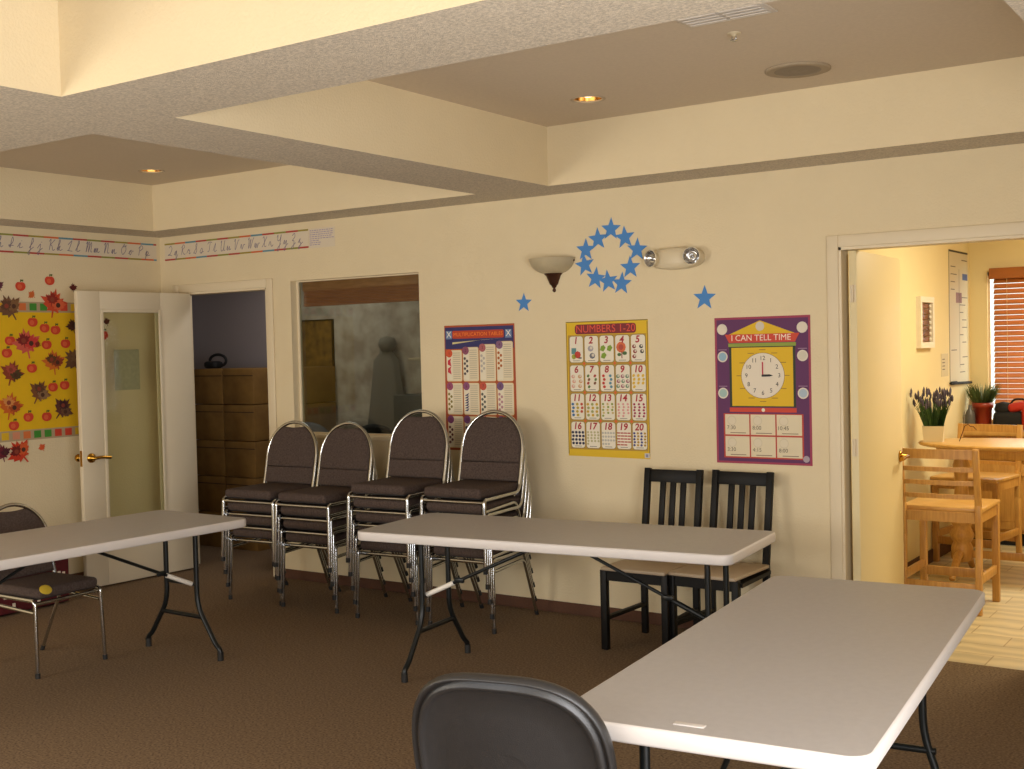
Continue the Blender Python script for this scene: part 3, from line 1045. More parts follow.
LOW = {
 'a': [(0, .1), (.5, .45), (.2, .45), (.1, .05), (.5, .35), (.52, .05), (.8, .15)], 'b': [(0, .1), (.35, .8), (.25, 1), (.15, .1), (.5, .1), (.45, .4), (.8, .4)],
 'c': [(0, .1), (.5, .4), (.2, .45), (.15, .05), (.7, .15)], 'd': [(0, .1), (.45, .45), (.15, .4), (.15, .05), (.5, .4), (.6, 1), (.55, .05), (.8, .15)],
 'e': [(0, .1), (.4, .3), (.3, .5), (.1, .25), (.3, 0), (.75, .15)], 'f': [(0, .1), (.4, .8), (.3, 1), (.2, -.4), (.4, -.3), (.3, .05), (.75, .15)],
 'g': [(0, .1), (.5, .45), (.15, .4), (.2, .05), (.5, .4), (.45, -.45), (.2, -.3), (.8, .15)], 'h': [(0, .1), (.35, .8), (.25, 1), (.18, 0), (.4, .45), (.5, .05), (.8, .15)],
 'i': [(0, .1), (.3, .5), (.28, .05), (.7, .15)], 'j': [(0, .1), (.35, .5), (.3, -.45), (.1, -.3), (.7, .15)], 'k': [(0, .1), (.35, .8), (.22, 1), (.15, 0), (.45, .45), (.25, .25), (.5, .02), (.8, .15)],
 'l': [(0, .1), (.4, .8), (.28, 1), (.22, .05), (.7, .15)], 'm': [(0, .1), (.12, .45), (.12, 0), (.3, .48), (.35, 0), (.55, .48), (.62, .05), (.9, .15)], 'n': [(0, .1), (.15, .45), (.15, 0), (.4, .48), (.48, .05), (.8, .15)],
 'o': [(0, .1), (.4, .48), (.1, .3), (.3, 0), (.5, .35), (.75, .4)], 'p': [(0, .1), (.2, .5), (.12, -.45), (.25, .4), (.5, .3), (.25, .02), (.8, .12)], 'q': [(0, .1), (.5, .45), (.15, .35), (.25, .02), (.5, .4), (.45, -.45), (.6, -.2), (.8, .15)],
 'r': [(0, .1), (.25, .5), (.3, .4), (.5, .42), (.48, .05), (.8, .15)], 's': [(0, .1), (.3, .5), (.5, .2), (.35, 0), (.15, .05), (.75, .15)], 't': [(0, .1), (.35, .85), (.28, .05), (.7, .15)],
 'u': [(0, .1), (.15, .48), (.2, .02), (.5, .4), (.52, .05), (.8, .15)], 'v': [(0, .1), (.15, .48), (.35, .0), (.55, .42), (.8, .4)], 'w': [(0, .1), (.1, .48), (.2, .0), (.4, .42), (.5, 0), (.7, .42), (.9, .4)],
 'x': [(0, .1), (.2, .48), (.5, .02), (.8, .15)], 'y': [(0, .1), (.15, .48), (.25, .1), (.5, .45), (.42, -.45), (.2, -.3), (.8, .15)], 'z': [(0, .1), (.3, .48), (.2, .15), (.45, .1), (.3, -.45), (.15, -.3), (.8, .15)]}
def pen(s, pts, a, b, h, w, m, l):
    P = [(a + (x + .28 * y) * h * .75, b + y * h) for x, y in pts]
    Q = []
    n = len(P)
    for i in range(n - 1):
        p0, p1, p2, p3 = P[max(i - 1, 0)], P[i], P[i + 1], P[min(i + 2, n - 1)]
        for k in range(5):
            t = k / 5
            Q.append(tuple(.5 * (2 * p1[c] + (p2[c] - p0[c]) * t + (2 * p0[c] - 5 * p1[c] + 4 * p2[c] - p3[c]) * t * t + (3 * p1[c] - p0[c] - 3 * p2[c] + p3[c]) * t ** 3) for c in (0, 1)))
    Q.append(P[-1])
    vs = []
    for i, (x, y) in enumerate(Q):
        x0, y0 = Q[max(i - 1, 0)]
        x1, y1 = Q[min(i + 1, len(Q) - 1)]
        d = math.hypot(x1 - x0, y1 - y0) or 1
        nx, ny = -(y1 - y0) / d * w / 2, (x1 - x0) / d * w / 2
        vs += [s.P(x + nx, y + ny, l), s.P(x - nx, y - ny, l)]
    s.use(m)
    s.add(vs, [[2 * i, 2 * i + 1, 2 * i + 3, 2 * i + 2] for i in range(len(Q) - 1)])

# alphabet strips
SC = ['#b03a2a', '#9a8a2a', '#d0652a', '#5a8a9a', '#b03a2a', '#8a8a30']
def strip(org, u, nrm, L, Hs, pairs, label, left_pad=.03):
    s = Sheet(org, u, nrm)
    s.base([(0, 0), (L, 0), (L, Hs), (0, Hs)], mat('cream strip paper', '#d9cbb3', .8))
    q = 0; a = 0; i = 0
    while a < L:
        b = min(L, a + .118)
        s.rect(a, .002, b, .014, card(SC[i % 6]), 1)
        s.rect(a, Hs - .014, b, Hs - .002, card(SC[(i + 1) % 6]), 1)
        a = b; i += 1
    ink = card('#7a6f84')
    st = (L - 2 * left_pad) / len(pairs)
    for k, p in enumerate(pairs):
        a0 = left_pad + st * k + .004
        for q in CUR[p[0]]:
            pen(s, q, a0, .036, .076, .0046, ink, 2)
        pen(s, LOW[p[1]], a0 + .070, .036, .076, .0046, ink, 2)
        if p[1] in 'ij':
            s.circ(a0 + .070 + .036, .088, .003, ink, 2, 6)
    o = s.build('alphabet_strip', None)
    return tag(o, label, 'alphabet strip', 'cursive alphabet strips')
strip((-4.078, 0, 2.338), U, N, 1.515, .135, ['Qq', 'Rr', 'Ss', 'Tt', 'Uu', 'Vv', 'Ww', 'Xx', 'Yy', 'Zz'], 'cursive alphabet strip along the back wall top, right of the corner')
strip((XL, -2.54, 2.340), (0, 1, 0), (1, 0, 0), 2.505, .133, ['Aa', 'Bb', 'Cc', 'Dd', 'Ee', 'Ff', 'Gg', 'Hh', 'Ii', 'Jj', 'Kk', 'Ll', 'Mm', 'Nn', 'Oo', 'Pp'], 'cursive alphabet strip along the left wall top')
s = Sheet((-2.56, 0, 2.335), U, N)
s.base([(0, 0), (.245, 0), (.245, .135), (0, .135)], mat('cream strip paper', '#d9cbb3', .8))
for k in range(8):
    a = .01
    while a < .22:
        b = a + random.uniform(.01, .03)
        if k > 4 and a > .1: break
        s.rect(a, .118 - .014 * k, min(b, .235), .124 - .014 * k, card('#a898ac'), 1)
        a = b + .006
tag(s.build('note_strip', None), 'pale note with faint purple lines at the right end of the alphabet strip', 'note')

# ---- poster 1: multiplication
x0, z0, Wp, Hp = -1.398, .965, .555, .797
s = Sheet((x0, 0, z0), U, N)
s.base([(0, 0), (Wp, 0), (Wp - .004, Hp), (.006, Hp)], card('#a94a26'))
NV, OR, WHT = card('#2d2a62'), card('#d9531e'), card('#e0d3b4')
s.rect(.012, Hp - .15, Wp - .012, Hp - .012, NV, 1)
s.rrect(.07, Hp - .085, Wp - .085, Hp - .035, .01, card('#b83c18'), 2)
s.text('MULTIPLICATION TABLES', Wp / 2 - .007, Hp - .06, .0335, card('#f0842c'), 3)
s.poly([(.07, Hp - .12), (.30, Hp - .096), (Wp - .1, Hp - .09), (.07, Hp - .108)], card('#d8c98e'), 3)
for a in (.043, Wp - .05):
    s.rect(a - .024, Hp - .087, a + .024, Hp - .035, card('#6d83a8'), 3)
    s.text('X', a, Hp - .06, .056, card('#ece6d4'), 4)
cw = (Wp - .03) / 4
CC = ['#d0522a', '#8a4a62', '#a85a5e', '#7c5678', '#98486a', '#874a74', '#c0503c', '#70507c', '#7a3a6a', '#84508a', '#a85a5e', '#7c4678']
DC = ['#c82a3a', '#4a4040', '#b8b0a4', '#b06018', '#8a7a30', '#26265e', '#58584e', '#b8848a', '#6a3a3a', '#44405a', '#8a3a2a', '#2a4a6a']
for r in range(3):
    for c in range(4):
        i = r * 4 + c
        a0 = .015 + cw * c + .005; a1 = a0 + cw - .010
        top = Hp - (.158 - .016 * c) - r * .215 if r == 0 else Hp - .142 - .014 - r * .212
        b1 = top; b0 = Hp - .142 - .014 - (r + 1) * .212 + .012
        b0 = max(b0, .012)
        s.rrect(a0 - .002, b0 - .002, a1 + .002, b1 + .002, .012, card('#d8a040'), 2)
        s.rrect(a0, b0, a1, b1, .011, WHT, 3)
        s.rect(a0 + .004, b0 + .008, a0 + .045, b1 - .02, card('#e6dcc4'), 4)
        s.circ(a0 + .022, b1 - .02, .026, card(CC[i]), 5)
        s.text(str(i + 1), a0 + .022, b1 - .02, .028, card('#5a2430'), 6)
        k = 0
        z = b1 - .02
        while z > b0 + .012:
            s.rect(a0 + .052, z, a1 - .012, z + .004, card('#b4a68c'), 4)
            z -= .0135; k += 1
        for q in range(7 if i else 2):
            zz = b1 - .07 - q * (.016 if i else .05)
            if zz < b0 + .014: break
            if i == 0:
                s.poly([(a0 + .008, zz - .02), (a0 + .038, zz - .034), (a0 + .030, zz), (a0 + .038, zz + .018), (a0 + .01, zz + .005)], card(DC[0]), 5)
            elif i == 5:
                s.poly([(a0 + .006, zz - .010), (a0 + .042, zz + .008), (a0 + .03, zz - .012)], card(DC[i]), 5)
            else:
                s.circ(a0 + .014 + .018 * (q % 2), zz, .0095, card(DC[i]), 5, 9)
tag(s.build('multiplication_poster', None), 'multiplication table poster with navy and orange heading behind the rightmost stack', 'poster')

# ---- poster 2: numbers 1-20
x0, z0, Wp, Hp = -.474, .957, .549, .800
s = Sheet((x0, 0, z0), U, N)
s.base([(0, 0), (Wp, -.004), (Wp + .002, Hp), (-.002, Hp)], card('#dab316'))
s.rect(0.0, Hp - .006, Wp, Hp - .0, card('#8a7420'), 1)
s.rect(.0, .012, .006, Hp - .012, card('#9a7a1a'), 1); s.rect(Wp - .006, .012, Wp, Hp - .012, card('#9a7a1a'), 1)
s.rect(.012, .04, Wp - .012, .72, card('#b08a2c'), 1)
s.rrect(.062, Hp - .076, Wp - .075, Hp - .018, .018, card('#7a1e24'), 2)
s.text('NUMBERS 1-20', Wp / 2 - .006, Hp - .047, .062, card('#d8503a'), 3)
cw = (Wp - .03) / 5; ch = .168
PC = [['#5a8a8a', '#c03a2a', '#9a9a2a', '#3a3a3a'], ['#a09aa0', '#6a6a72'], ['#7c9a2a'], ['#d4683a', '#3a6a3a'], ['#8a2a24', '#2a2a2a'],
      ['#d8a08a', '#c89a6a'], ['#5a7a3a', '#a83a2a', '#7a4a2a'], ['#c03a2a', '#5a8a9a'], ['#6a8a6a', '#a0606a'], ['#d8b02a'],
      ['#3a6a9a', '#b8a02a', '#c04a2a'], ['#c8a02a', '#9aa05a'], ['#8a9a3a', '#c8b06a'], ['#d89a92'], ['#9a2a4a'],
      ['#2a2a44'], ['#b8b080'], ['#b8b4a8'], ['#b03a24'], ['#3a3a7a', '#b08a2a']]
for r in range(4):
    for c in range(5):
        i = r * 5 + c
        a0 = .018 + cw * c + .006; a1 = a0 + cw - .012
        b1 = Hp - .092 + .004 * (r == 0) - r * ch; b0 = b1 - ch + .014
        s.rrect(a0 - .003, b0 - .003, a1 + .003, b1 + .003, .016, card('#8a7430'), 2)
        s.rrect(a0, b0, a1, b1, .015, card('#e6ddc8'), 3)
        s.text(str(i + 1), (a0 + a1) / 2 - .004, b1 - .026, .056, card('#a8202a'), 6, shear=.15, offset=.0016)
        s.rect(a0 + .022, b0 + .008, a1 - .022, b0 + .011, card('#5a544a'), 4)
        k = i + 1
        cols = 1 if k <= 2 else 2 if k <= 8 else 3 if k <= 15 else 4
        cols = 5 if i == 17 else cols
        rows = math.ceil(k / cols)
        hh_ = (b1 - .05) - (b0 + .018)
        for q in range(k):
            rr, cc_ = divmod(q, cols)
            aa = a0 + (a1 - a0) * (cc_ + .5 + .12 * ((rr % 2) - .5)) / cols
            bb_ = b1 - .052 - hh_ * (rr + .5) / rows
            rad = min(.024, .46 * hh_ / rows, .42 * (a1 - a0) / cols)
            colr = PC[i][q % len(PC[i])]
            if i == 18:
                s.rect(aa - rad * 1.3, bb_ - rad * .5, aa + rad * 1.3, bb_ + rad * .4, card(colr), 5)
            elif i == 3 and q < 4:
                pass
            elif i == 0:
                pass
            elif i in (2, 6, 9):
                s.poly([(aa - rad, bb_ - rad * .6), (aa + rad * .2, bb_ - rad), (aa + rad, bb_ + rad * .2), (aa + rad * .3, bb_ + rad), (aa - rad * .7, bb_ + rad * .6)], card(colr), 5)
            else:
                s.circ(aa, bb_, rad, card(colr), 5, 8, .9)
                if rad > .012:
                    s.circ(aa + rad * .25, bb_ + rad * .2, rad * .5, card('#d8ccb8'), 6, 7)
        if i == 0:
            s.rect(a0 + .012, b0 + .05, a0 + .045, b0 + .085, card('#5a8a8a'), 5); s.circ(a0 + .055, b0 + .045, .022, card('#c03a2a'), 6, 8)
            s.circ(a0 + .028, b0 + .034, .016, card('#9a9a2a'), 6, 8); s.rect(a0 + .06, b0 + .022, a0 + .082, b0 + .03, card('#3a3a3a'), 6)
        if i == 3:
            s.circ(a0 + .038, b0 + .085, .032, card('#d4683a'), 5, 10); s.circ(a0 + .038, b0 + .085, .017, card('#b04a3a'), 6, 10)
            s.rect(a0 + .040, b0 + .02, a0 + .046, b0 + .06, card('#8a3a2a'), 5); s.circ(a0 + .026, b0 + .042, .014, card('#4a6a3a'), 6, 8, .7); s.circ(a0 + .062, b0 + .05, .016, card('#4a6a3a'), 6, 8, .7)
        if c < 4 and r < 3:
            s.poly([(a1 + .006, b0 - .017), (a1 + .016, b0 - .007), (a1 + .006, b0 + .003), (a1 - .004, b0 - .007)], card('#d8602a'), 4)
s.rect(Wp - .034, .002, Wp - .002, .03, card('#cfc8bc'), 7); s.rect(Wp - .026, .007, Wp - .011, .024, card('#8a86a0'), 8)
tag(s.build('number_poster', None), 'yellow numbers 1-20 poster in the middle of the back wall', 'poster')

# ---- poster 3: clock
x0, z0, Wp, Hp = .490, .949, .547, .799
s = Sheet((x0, 0, z0), U, N)
PUR, RED = card('#5a2356'), card('#c8402a')
s.base([(0, 0), (Wp, 0), (Wp, Hp), (0, Hp)], card('#9c3450'))
s.rect(.012, .012, Wp - .012, Hp - .012, PUR, 1)
CY = card('#dcb20e'); BK = card('#1c1a18'); GR = card('#8a9a3a')
s.poly([(.075, .702), (Wp - .075, .702), (Wp / 2 - .008, Hp - .02)], CY, 2)
s.circ(Wp / 2 - .008, .747, .025, card('#cfc4b0'), 3)
s.poly([(.085, .660), (Wp - .085, .660), (Wp - .06, .706), (.06, .706)], RED, 3)
s.text('I CAN TELL TIME', Wp / 2 - .005, .684, .046, card('#f0e2cc'), 4)
s.rect(.08, .638, Wp - .08, .657, GR, 2)
s.rect(.085, .31, Wp - .085, .638, card('#23301c'), 2)
s.rect(.098, .315, Wp - .098, .633, CY, 3)
cx, cy, cr = Wp / 2 + .004, .480, .122
s.circ(cx, cy, cr + .002, card('#7a5a3a'), 4, 40); s.circ(cx, cy, cr, card('#e2d6c0'), 5, 40)
for h in range(1, 13):
    a = 2 * PI * h / 12
    s.text(str(h), cx + .094 * math.sin(a), cy + .094 * math.cos(a), .033, BK, 6)
    s.rect(cx + .148 * math.sin(a) * (.9 if h % 6 else 1) - .018, cy + .140 * math.cos(a) - .002, cx + .148 * math.sin(a) * (.9 if h % 6 else 1) + .018, cy + .140 * math.cos(a) + .002, card('#9a7420'), 4)
s.rect(cx - .004, cy - .004, cx + .004, cy + .074, card('#b83040'), 7)
s.poly([(cx - .006, cy - .006), (cx + .04, cy - .005), (cx + .06, cy), (cx + .04, cy + .007), (cx - .006, cy + .006)], BK, 8)
s.rect(.082, .282, Wp - .082, .306, RED, 3)
s.circ(cx, .294, .010, card('#e2d6c0'), 4, 12)
for a, b, c1 in ((.045, .735, 0), (Wp - .045, .735, 0), (.045, .585, '#8fb0c0'), (Wp - .045, .585, '#d0c8b4'), (.045, .385, '#9fbab4'), (Wp - .045, .385, '#a8b8c4')):
    s.circ(a, b, .030, card('#ddd2be'), 2)
    if c1:
        s.circ(a, b, .023, card(c1), 3)
        s.rect(a - .025, b + .036, a + .025, b + .040, card('#9a7a92'), 2)
tw = (Wp - .1) / 3
times = [['7:30', '8:00', '10:45'], ['3:30', '4:15', '8:00']]
TC = [['#c89a3a', '#b83a24', '#b07a3a'], ['#b86a2a', '#b88a4a', '#c08a3a']]
s.rect(.045, .03, Wp - .045, .274, card('#b83c2a'), 2)
for r in range(2):
    for c in range(3):
        a0 = .05 + tw * c + .004; a1 = a0 + tw - .008
        b1 = .269 - r * .120; b0 = b1 - .111
        s.rect(a0, b0, a1, b1, card('#ddcfae'), 3)
        s.circ(a0 + .04, b1 - .034, .026, card('#d0c2a4'), 4); s.circ(a0 + .04, b1 - .034, .022, card('#dccfb4'), 5)
        s.text(times[r][c], a0 + .036, b0 + .038, .030, card('#6a5c4c'), 6)
        s.rect(a0 + .03, b0 + .008, a1 - .02, b0 + .012, card('#7a6a54'), 4)
s.circ(Wp - .032, .035, .018, card('#a89aa4'), 6)
tag(s.build('clock_poster', None), 'purple poster with a clock reading I CAN TELL TIME, right of the yellow numbers poster', 'poster')

# ------------------------------------------------------------------ bulletin board on the left wall
t = thing('bulletin_board', 'yellow paper board with patchwork border on the left wall', 'bulletin board', (XL, 0, 0))
LU, LN = (0, 1, 0), (1, 0, 0)
ya, yb = -2.05, -.695
s = Sheet((0, ya, 1.052), LU, LN, .002)
s.base([(0, 0), (yb - ya, .004), (yb - ya, .955), (0, .955)], YEL)
s.build('backing_paper', None, t)
QC = ['#c9402a', '#3f8a30', '#d0703a', '#d8b020', '#c9402a', '#3f8a30', '#d08a6a']
for z in (1.052, 1.937):
    s = Sheet((.0021, ya, z), LU, LN, .0012)
    s.base([(0, 0), (yb - ya, 0), (yb - ya, .072), (0, .072)], card('#b09a7a'))
    k = 0; a = .01
    while a < yb - ya - .05:
        s.rect(a, .012, a + .055, .062, card(QC[(k * 3) % 7]), 1)
        a += .082; k += 1
    s.build('border', None, t)
def lobed(r, n=9, depth=.45, seed=0, squash=1):
    rn = random.Random(seed)
    pts = []
    for k in range(2 * n):
        a = 2 * PI * k / (2 * n)
        rr = r * (rn.uniform(.85, 1.12) if k % 2 == 0 else (1 - depth) * rn.uniform(.9, 1.15))
        pts.append((rr * math.sin(a), rr * math.cos(a) * squash))
    return pts
MAPLE = [(0, 1), (.12, .62), (.34, .78), (.32, .40), (.62, .50), (.58, .34), (.98, .30), (.62, .02), (.72, -.12), (.36, -.30), (.42, -.48), (.06, -.40), (.04, -.85)]
MAPLE = MAPLE + [(-x, y) for x, y in reversed(MAPLE)][:-1]
def leaf(y, z, r, cols, rot, label, cat='leaf', group='paper autumn leaves', off=.006):
    s = Sheet((XL + off, y, z), LU, LN, .0012)
    c, sn = math.cos(rot), math.sin(rot)
    def tr(P, k, dx=0, dy=0): return [(k * (a * c - b * sn) + dx, k * (a * sn + b * c) + dy) for a, b in P]
    s.base(tr(MAPLE, r), card(cols[0]))
    for i, cc in enumerate(cols[1:]):
        a = 2.1 * i + rot
        s.poly(tr(MAPLE, r * (.62 - .1 * i), r * .3 * math.cos(a), r * .3 * math.sin(a)), card(cc), 1 + i)
        s.circ(r * .3 * math.cos(a), r * .3 * math.sin(a), r * .16, card('#8a3a2a' if i % 2 else '#4a2a1c'), 4 + i, 8)
    return tag(s.build('paper_leaf', None), label, cat, group)
big = [(-1.287, 1.961, .105, ['#6e4a30', '#7e5a38', '#5a3828'], .5, 'brown paper leaf on the upper border at the left picture edge'),
       (-.948, 1.995, .115, ['#c8482a', '#d4603a', '#8a2018'], -.2, 'orange-red paper leaf on the upper border of the yellow board'),
       (-1.172, 1.714, .118, ['#cf5a4a', '#c83a34', '#7a1a1a'], .2, 'big rose-red paper leaf in the upper half of the yellow board'),
       (-.800, 1.838, .06, ['#4a2018', '#3a1810'], .3, 'dark brown paper leaf at the top right corner of the yellow board'),
       (-.965, 1.581, .100, ['#cc6a24', '#8a3a1c', '#5a3a1a'], .1, 'orange paper leaf right of centre on the yellow board'),
       (-.795, 1.599, .100, ['#6a4a34', '#7a5a40'], .9, 'brown paper leaf half hidden by the open door edge'),
       (-1.293, 1.514, .098, ['#8a3a20', '#4a3a1c', '#a84a3a'], -.3, 'dark multicoloured paper leaf at the left edge of the yellow board'),
       (-1.089, 1.374, .098, ['#7a4a2a', '#8a6a4a', '#5a3a26'], -.5, 'brown paper leaf in the middle of the lower yellow board'),
       (-.909, 1.250, .095, ['#5a3026', '#6a4a34', '#3a1a20'], -.7, 'purple-brown paper leaf at the lower right of the yellow board'),
       (-1.314, 1.289, .105, ['#c8601c', '#a8481c', '#d08a4a'], -.2, 'orange paper leaf at the lower left of the yellow board'),
       (-1.250, .970, .105, ['#c8381c', '#d0582a', '#6a1a14'], .7, 'orange-red paper leaf on the wall below the yellow board'),
       (-1.383, .976, .07, ['#6a1a2a', '#4a1426'], .2, 'dark purple paper leaf below the yellow board at the picture edge')]
for k, b in enumerate(big):
    leaf(*b, off=.0045 + .0001 * k)
small = [(-1.114, 2.057, .036, ['#c8642a'], .9, 'small orange paper leaf above the yellow board'),
         (-.782, 2.114, .038, ['#5a1414'], .1, 'small dark red paper leaf at the top corner of the open door'),
         (-1.085, 1.713, .030, ['#7a1c14'], 1.2, 'small dark red paper leaf beside the big rose-red leaf'),
         (-1.360, 2.112, .045, ['#5a2038'], .4, 'small purple paper leaf above the board at the left picture edge'),
         (-1.078, .991, .034, ['#d0562a'], .5, 'small orange paper leaf on the wall under the board border'),
         (-.508, 1.872, .036, ['#5a2018'], .2, 'small dark paper leaf on the wall seen through the door glass')]
for k, b in enumerate(small):
    leaf(*b, off=.0045 + (.0015 if k == 2 else 0) if k not in (0, 1, 3, 4, 5) else .0005)
apples = [(-1.2, 2.116, 'on the wall above the brown border leaf'), (-.971, 2.162, 'highest on the wall above the board'), (-1.119, 1.869, 'just under the red square of the upper border'),
          (-1.027, 1.828, 'under the green square of the upper border'), (-.941, 1.814, 'below the orange-red border leaf'), (-1.296, 1.742, 'left of the big rose-red leaf, upper'),
          (-1.322, 1.658, 'left of the big rose-red leaf, lower'), (-1.015, 1.711, 'right of the small dark red leaf'), (-.864, 1.718, 'farthest right on the upper yellow board'),
          (-1.137, 1.55, 'between the dark multicoloured leaf and the orange leaf'), (-.977, 1.412, 'left one of the pair below the orange leaf'), (-.883, 1.422, 'right one of the pair below the orange leaf'),
          (-1.177, 1.212, 'below the brown middle leaf on the left'), (-1.035, 1.207, 'beside the purple-brown leaf near the board bottom'), (-1.29, 1.161, 'lowest on the yellow board above the border'),
          (-.538, 1.776, 'on the wall seen through the door glass')]
for k, (y, z, wd) in enumerate(apples):
    off = .0005 if (z > 2.01 or y > -.6) else .0042
    s = Sheet((XL + off, y, z), LU, LN, .0012)
    pts = []
    for j in range(22):
        a = 2 * PI * j / 22
        rr = .036 * (1 + .08 * math.cos(2 * a)) * (1 - .22 * max(0, math.sin(a)) ** 8)
        pts.append((rr * math.cos(a), rr * math.sin(a)))
    s.base(pts, card('#cc3f26'))
    s.circ(-.006, -.004, .018, card('#d8603a'), 1, 12)
    s.poly([(-.003, .028), (.003, .028), (.006, .046), (.0, .046)], card('#4a3a1a'), 1)
    s.poly([(.0, .036), (.018, .030), (.024, .044), (.01, .046)], card('#5a6a24'), 2)
    tag(s.build('paper_apple', None), 'small red paper apple %s' % wd, 'paper apple', 'red paper apples')

# ------------------------------------------------------------------ ceiling fittings in the right bay
t = thing('ceiling_speaker', 'round dull grille in the right ceiling bay', 'ceiling grille', (1.285, -.782, H2))
m = MB(); m.lathe([(.148, -.001), (.148, -.008), (.135, -.012), (.105, -.010)], n=40); m.build('rim', mat('dull tan grille', '#a8977d', .9), t)
m = MB()
m.lathe([(.105, -.010), (.10, -.007), (.09, -.010), (.08, -.007), (.07, -.010), (.06, -.007), (.05, -.010), (.04, -.007), (.02, -.009), (0, -.009)], n=40)
m.build('grille', mat('grey grille', '#938672', .9), t)
t = thing('sprinkler_head', 'small white sprinkler head in the right ceiling bay', 'sprinkler', (1.315, -1.56, H2))
t.scale = (.8, .8, .6)
m = MB(); m.lathe([(.036, -.001), (.036, -.004), (.02, -.007), (.012, -.012), (.010, -.022), (0, -.022)], n=20); m.build('escutcheon', EMERW, t)
m = MB(); m.tube([(-.010, 0, -.02), (-.013, 0, -.035), (0, 0, -.048)], .003, 6); m.tube([(.010, 0, -.02), (.013, 0, -.035), (0, 0, -.048)], .003, 6)
m.lathe([(0, -.046), (.020, -.048), (.020, -.051), (0, -.052)], n=14); m.build('deflector', CHROME, t)
t = thing('ceiling_vent', 'pale air vent with two louvre panels beside the ceiling beam', 'vent', (1.40, -1.93, H2))
VM = mat('pale vent metal', '#d9d2c8', .6)
m = MB(); m.b2((-.18, -.17, -.006), (.18, .17, -.0005), .001); m.build('frame', VM, t)
for sx in (-1, 1):
    m = MB().use(mat('light vent louvre', '#e6e0d8', .5))
    for k in range(9):
        m.box((sx * .083, -.14 + .035 * k, -.009), (.15, .036, .0025), Matrix.Rotation(R(7), 4, 'X'))
    m.build('louvre_panel', None, t)

# ------------------------------------------------------------------ kitchen
KX, KY = .93, 3.86
m = MB()
m.b2((KX - .1, TW, 0), (KX, KY + .1, 2.75))
m.use(KWALL)
struct(m.build('wall_kitchen_left'))
KW = (1.065, 2.34, .92, 2.12)
wall_with_holes('wall_kitchen_back', KWALL, KX, 4.5, 0, 2.75, [KW], KY, KY + .1)
m = MB().use(KWALL)
m.b2((4.4, TW, 0), (4.5, KY, 2.75)); struct(m.build('wall_kitchen_right'))
m = MB().use(KWALL)
m.b2((KX - .1, TW, 2.75), (4.5, KY + .1, 2.85)); struct(m.build('ceiling_kitchen'))
m = MB(); m.b2((KX, TW + .02, 0), (KX + .012, KY, .09)); struct(m.build('baseboard_kitchen', BASEB))
# window with blind
wk = thing('window_5', 'bright kitchen window behind wooden blind', 'window', (0, KY + .05, 0)); wk['kind'] = 'structure'
m = MB()
for p in (KW[0], (KW[0] + KW[1]) / 2 - .02, KW[1] - .03):
    m.b2((p, -.03, KW[2]), (p + .018, .03, KW[3]))
for q in (KW[2], KW[3] - .03):
    m.b2((KW[0], -.03, q), (KW[1], .03, q + .03))
m.build('window_frame', DOORW, wk)
m = MB(); m.b2((KW[0] + .02, .0, KW[2] + .02), (KW[1] - .02, .004, KW[3] - .02)); m.build('pane', GLASS, wk)
t = thing('wooden_blind', 'orange-brown slatted wooden blind on the kitchen window', 'blind', ((KW[0] + KW[1]) / 2 + .02, KY - .035, .93))
bwid = 1.20
m = MB(); m.b2((-bwid / 2 - .03, -.03, 1.13), (bwid / 2 + .03, .032, 1.215), .004); m.build('valance', mat('honey blind wood', '#a8642c', .45), t)
SL = mat('translucent honey slat', '#bb7438', .45, hex2='#a7642c', nscale=8, stretch=(1, 8, 8))
for k in range(27):
    m = MB(); m.box((0, 0, .04 + .0413 * k), (bwid, .048, .003), Matrix.Rotation(R(47), 4, 'X')); m.build('slat', SL, t)
m = MB()
for x in (-.5, -.35, 0, .35):
    m.tube([(x, -.02, .03), (x, -.02, 1.14)], .0022, 6)
m.build('ladder_cord', mat('pale cord', '#d8b98a', .7), t)
m = MB(); m.b2((-bwid / 2, -.02, .004), (bwid / 2, .02, .022), .003); m.build('bottom_rail', SL, t)
# console cabinet under window
t = thing('kitchen_cabinet', 'light oak cabinet along the kitchen back wall under the window', 'cabinet', (KX + .02, KY - .005, 0))
Lc = 2.4
m = MB()
m.b2((.0, -.30, .10), (Lc, 0, .845)); m.build('body', OAK, t)
m = MB(); m.b2((.02, -.26, 0), (Lc - .02, 0, .10)); m.build('toe_kick', BAGK, t)
m = MB(); m.b2((-.005, -.33, .845), (Lc, 0, .88), .006); m.build('worktop', OAKS, t)
for k in range(5):
    a = .02 + k * .475
    m = MB(); m.b2((a, -.32, .13), (a + .455, -.30, .63), .004); m.b2((a + .06, -.322, .19), (a + .395, -.315, .57), .003); dd = m.build('door', OAK, t)
    m = MB(); m.lathe([(0, .0), (.008, .002), (.006, .012), (.014, .02), (0, .03)], (a + .41, -.322, .55), 12, axis=Matrix(((1, 0, 0), (0, 0, -1), (0, 1, 0)))); m.build('knob', OAK, dd)
    m = MB(); m.b2((a, -.32, .66), (a + .455, -.30, .825), .004); dd = m.build('drawer', OAK, t)
    m = MB(); m.lathe([(0, .0), (.008, .002), (.006, .012), (.014, .02), (0, .03)], (a + .2275, -.322, .745), 12, axis=Matrix(((1, 0, 0), (0, 0, -1), (0, 1, 0)))); m.build('knob', OAK, dd)
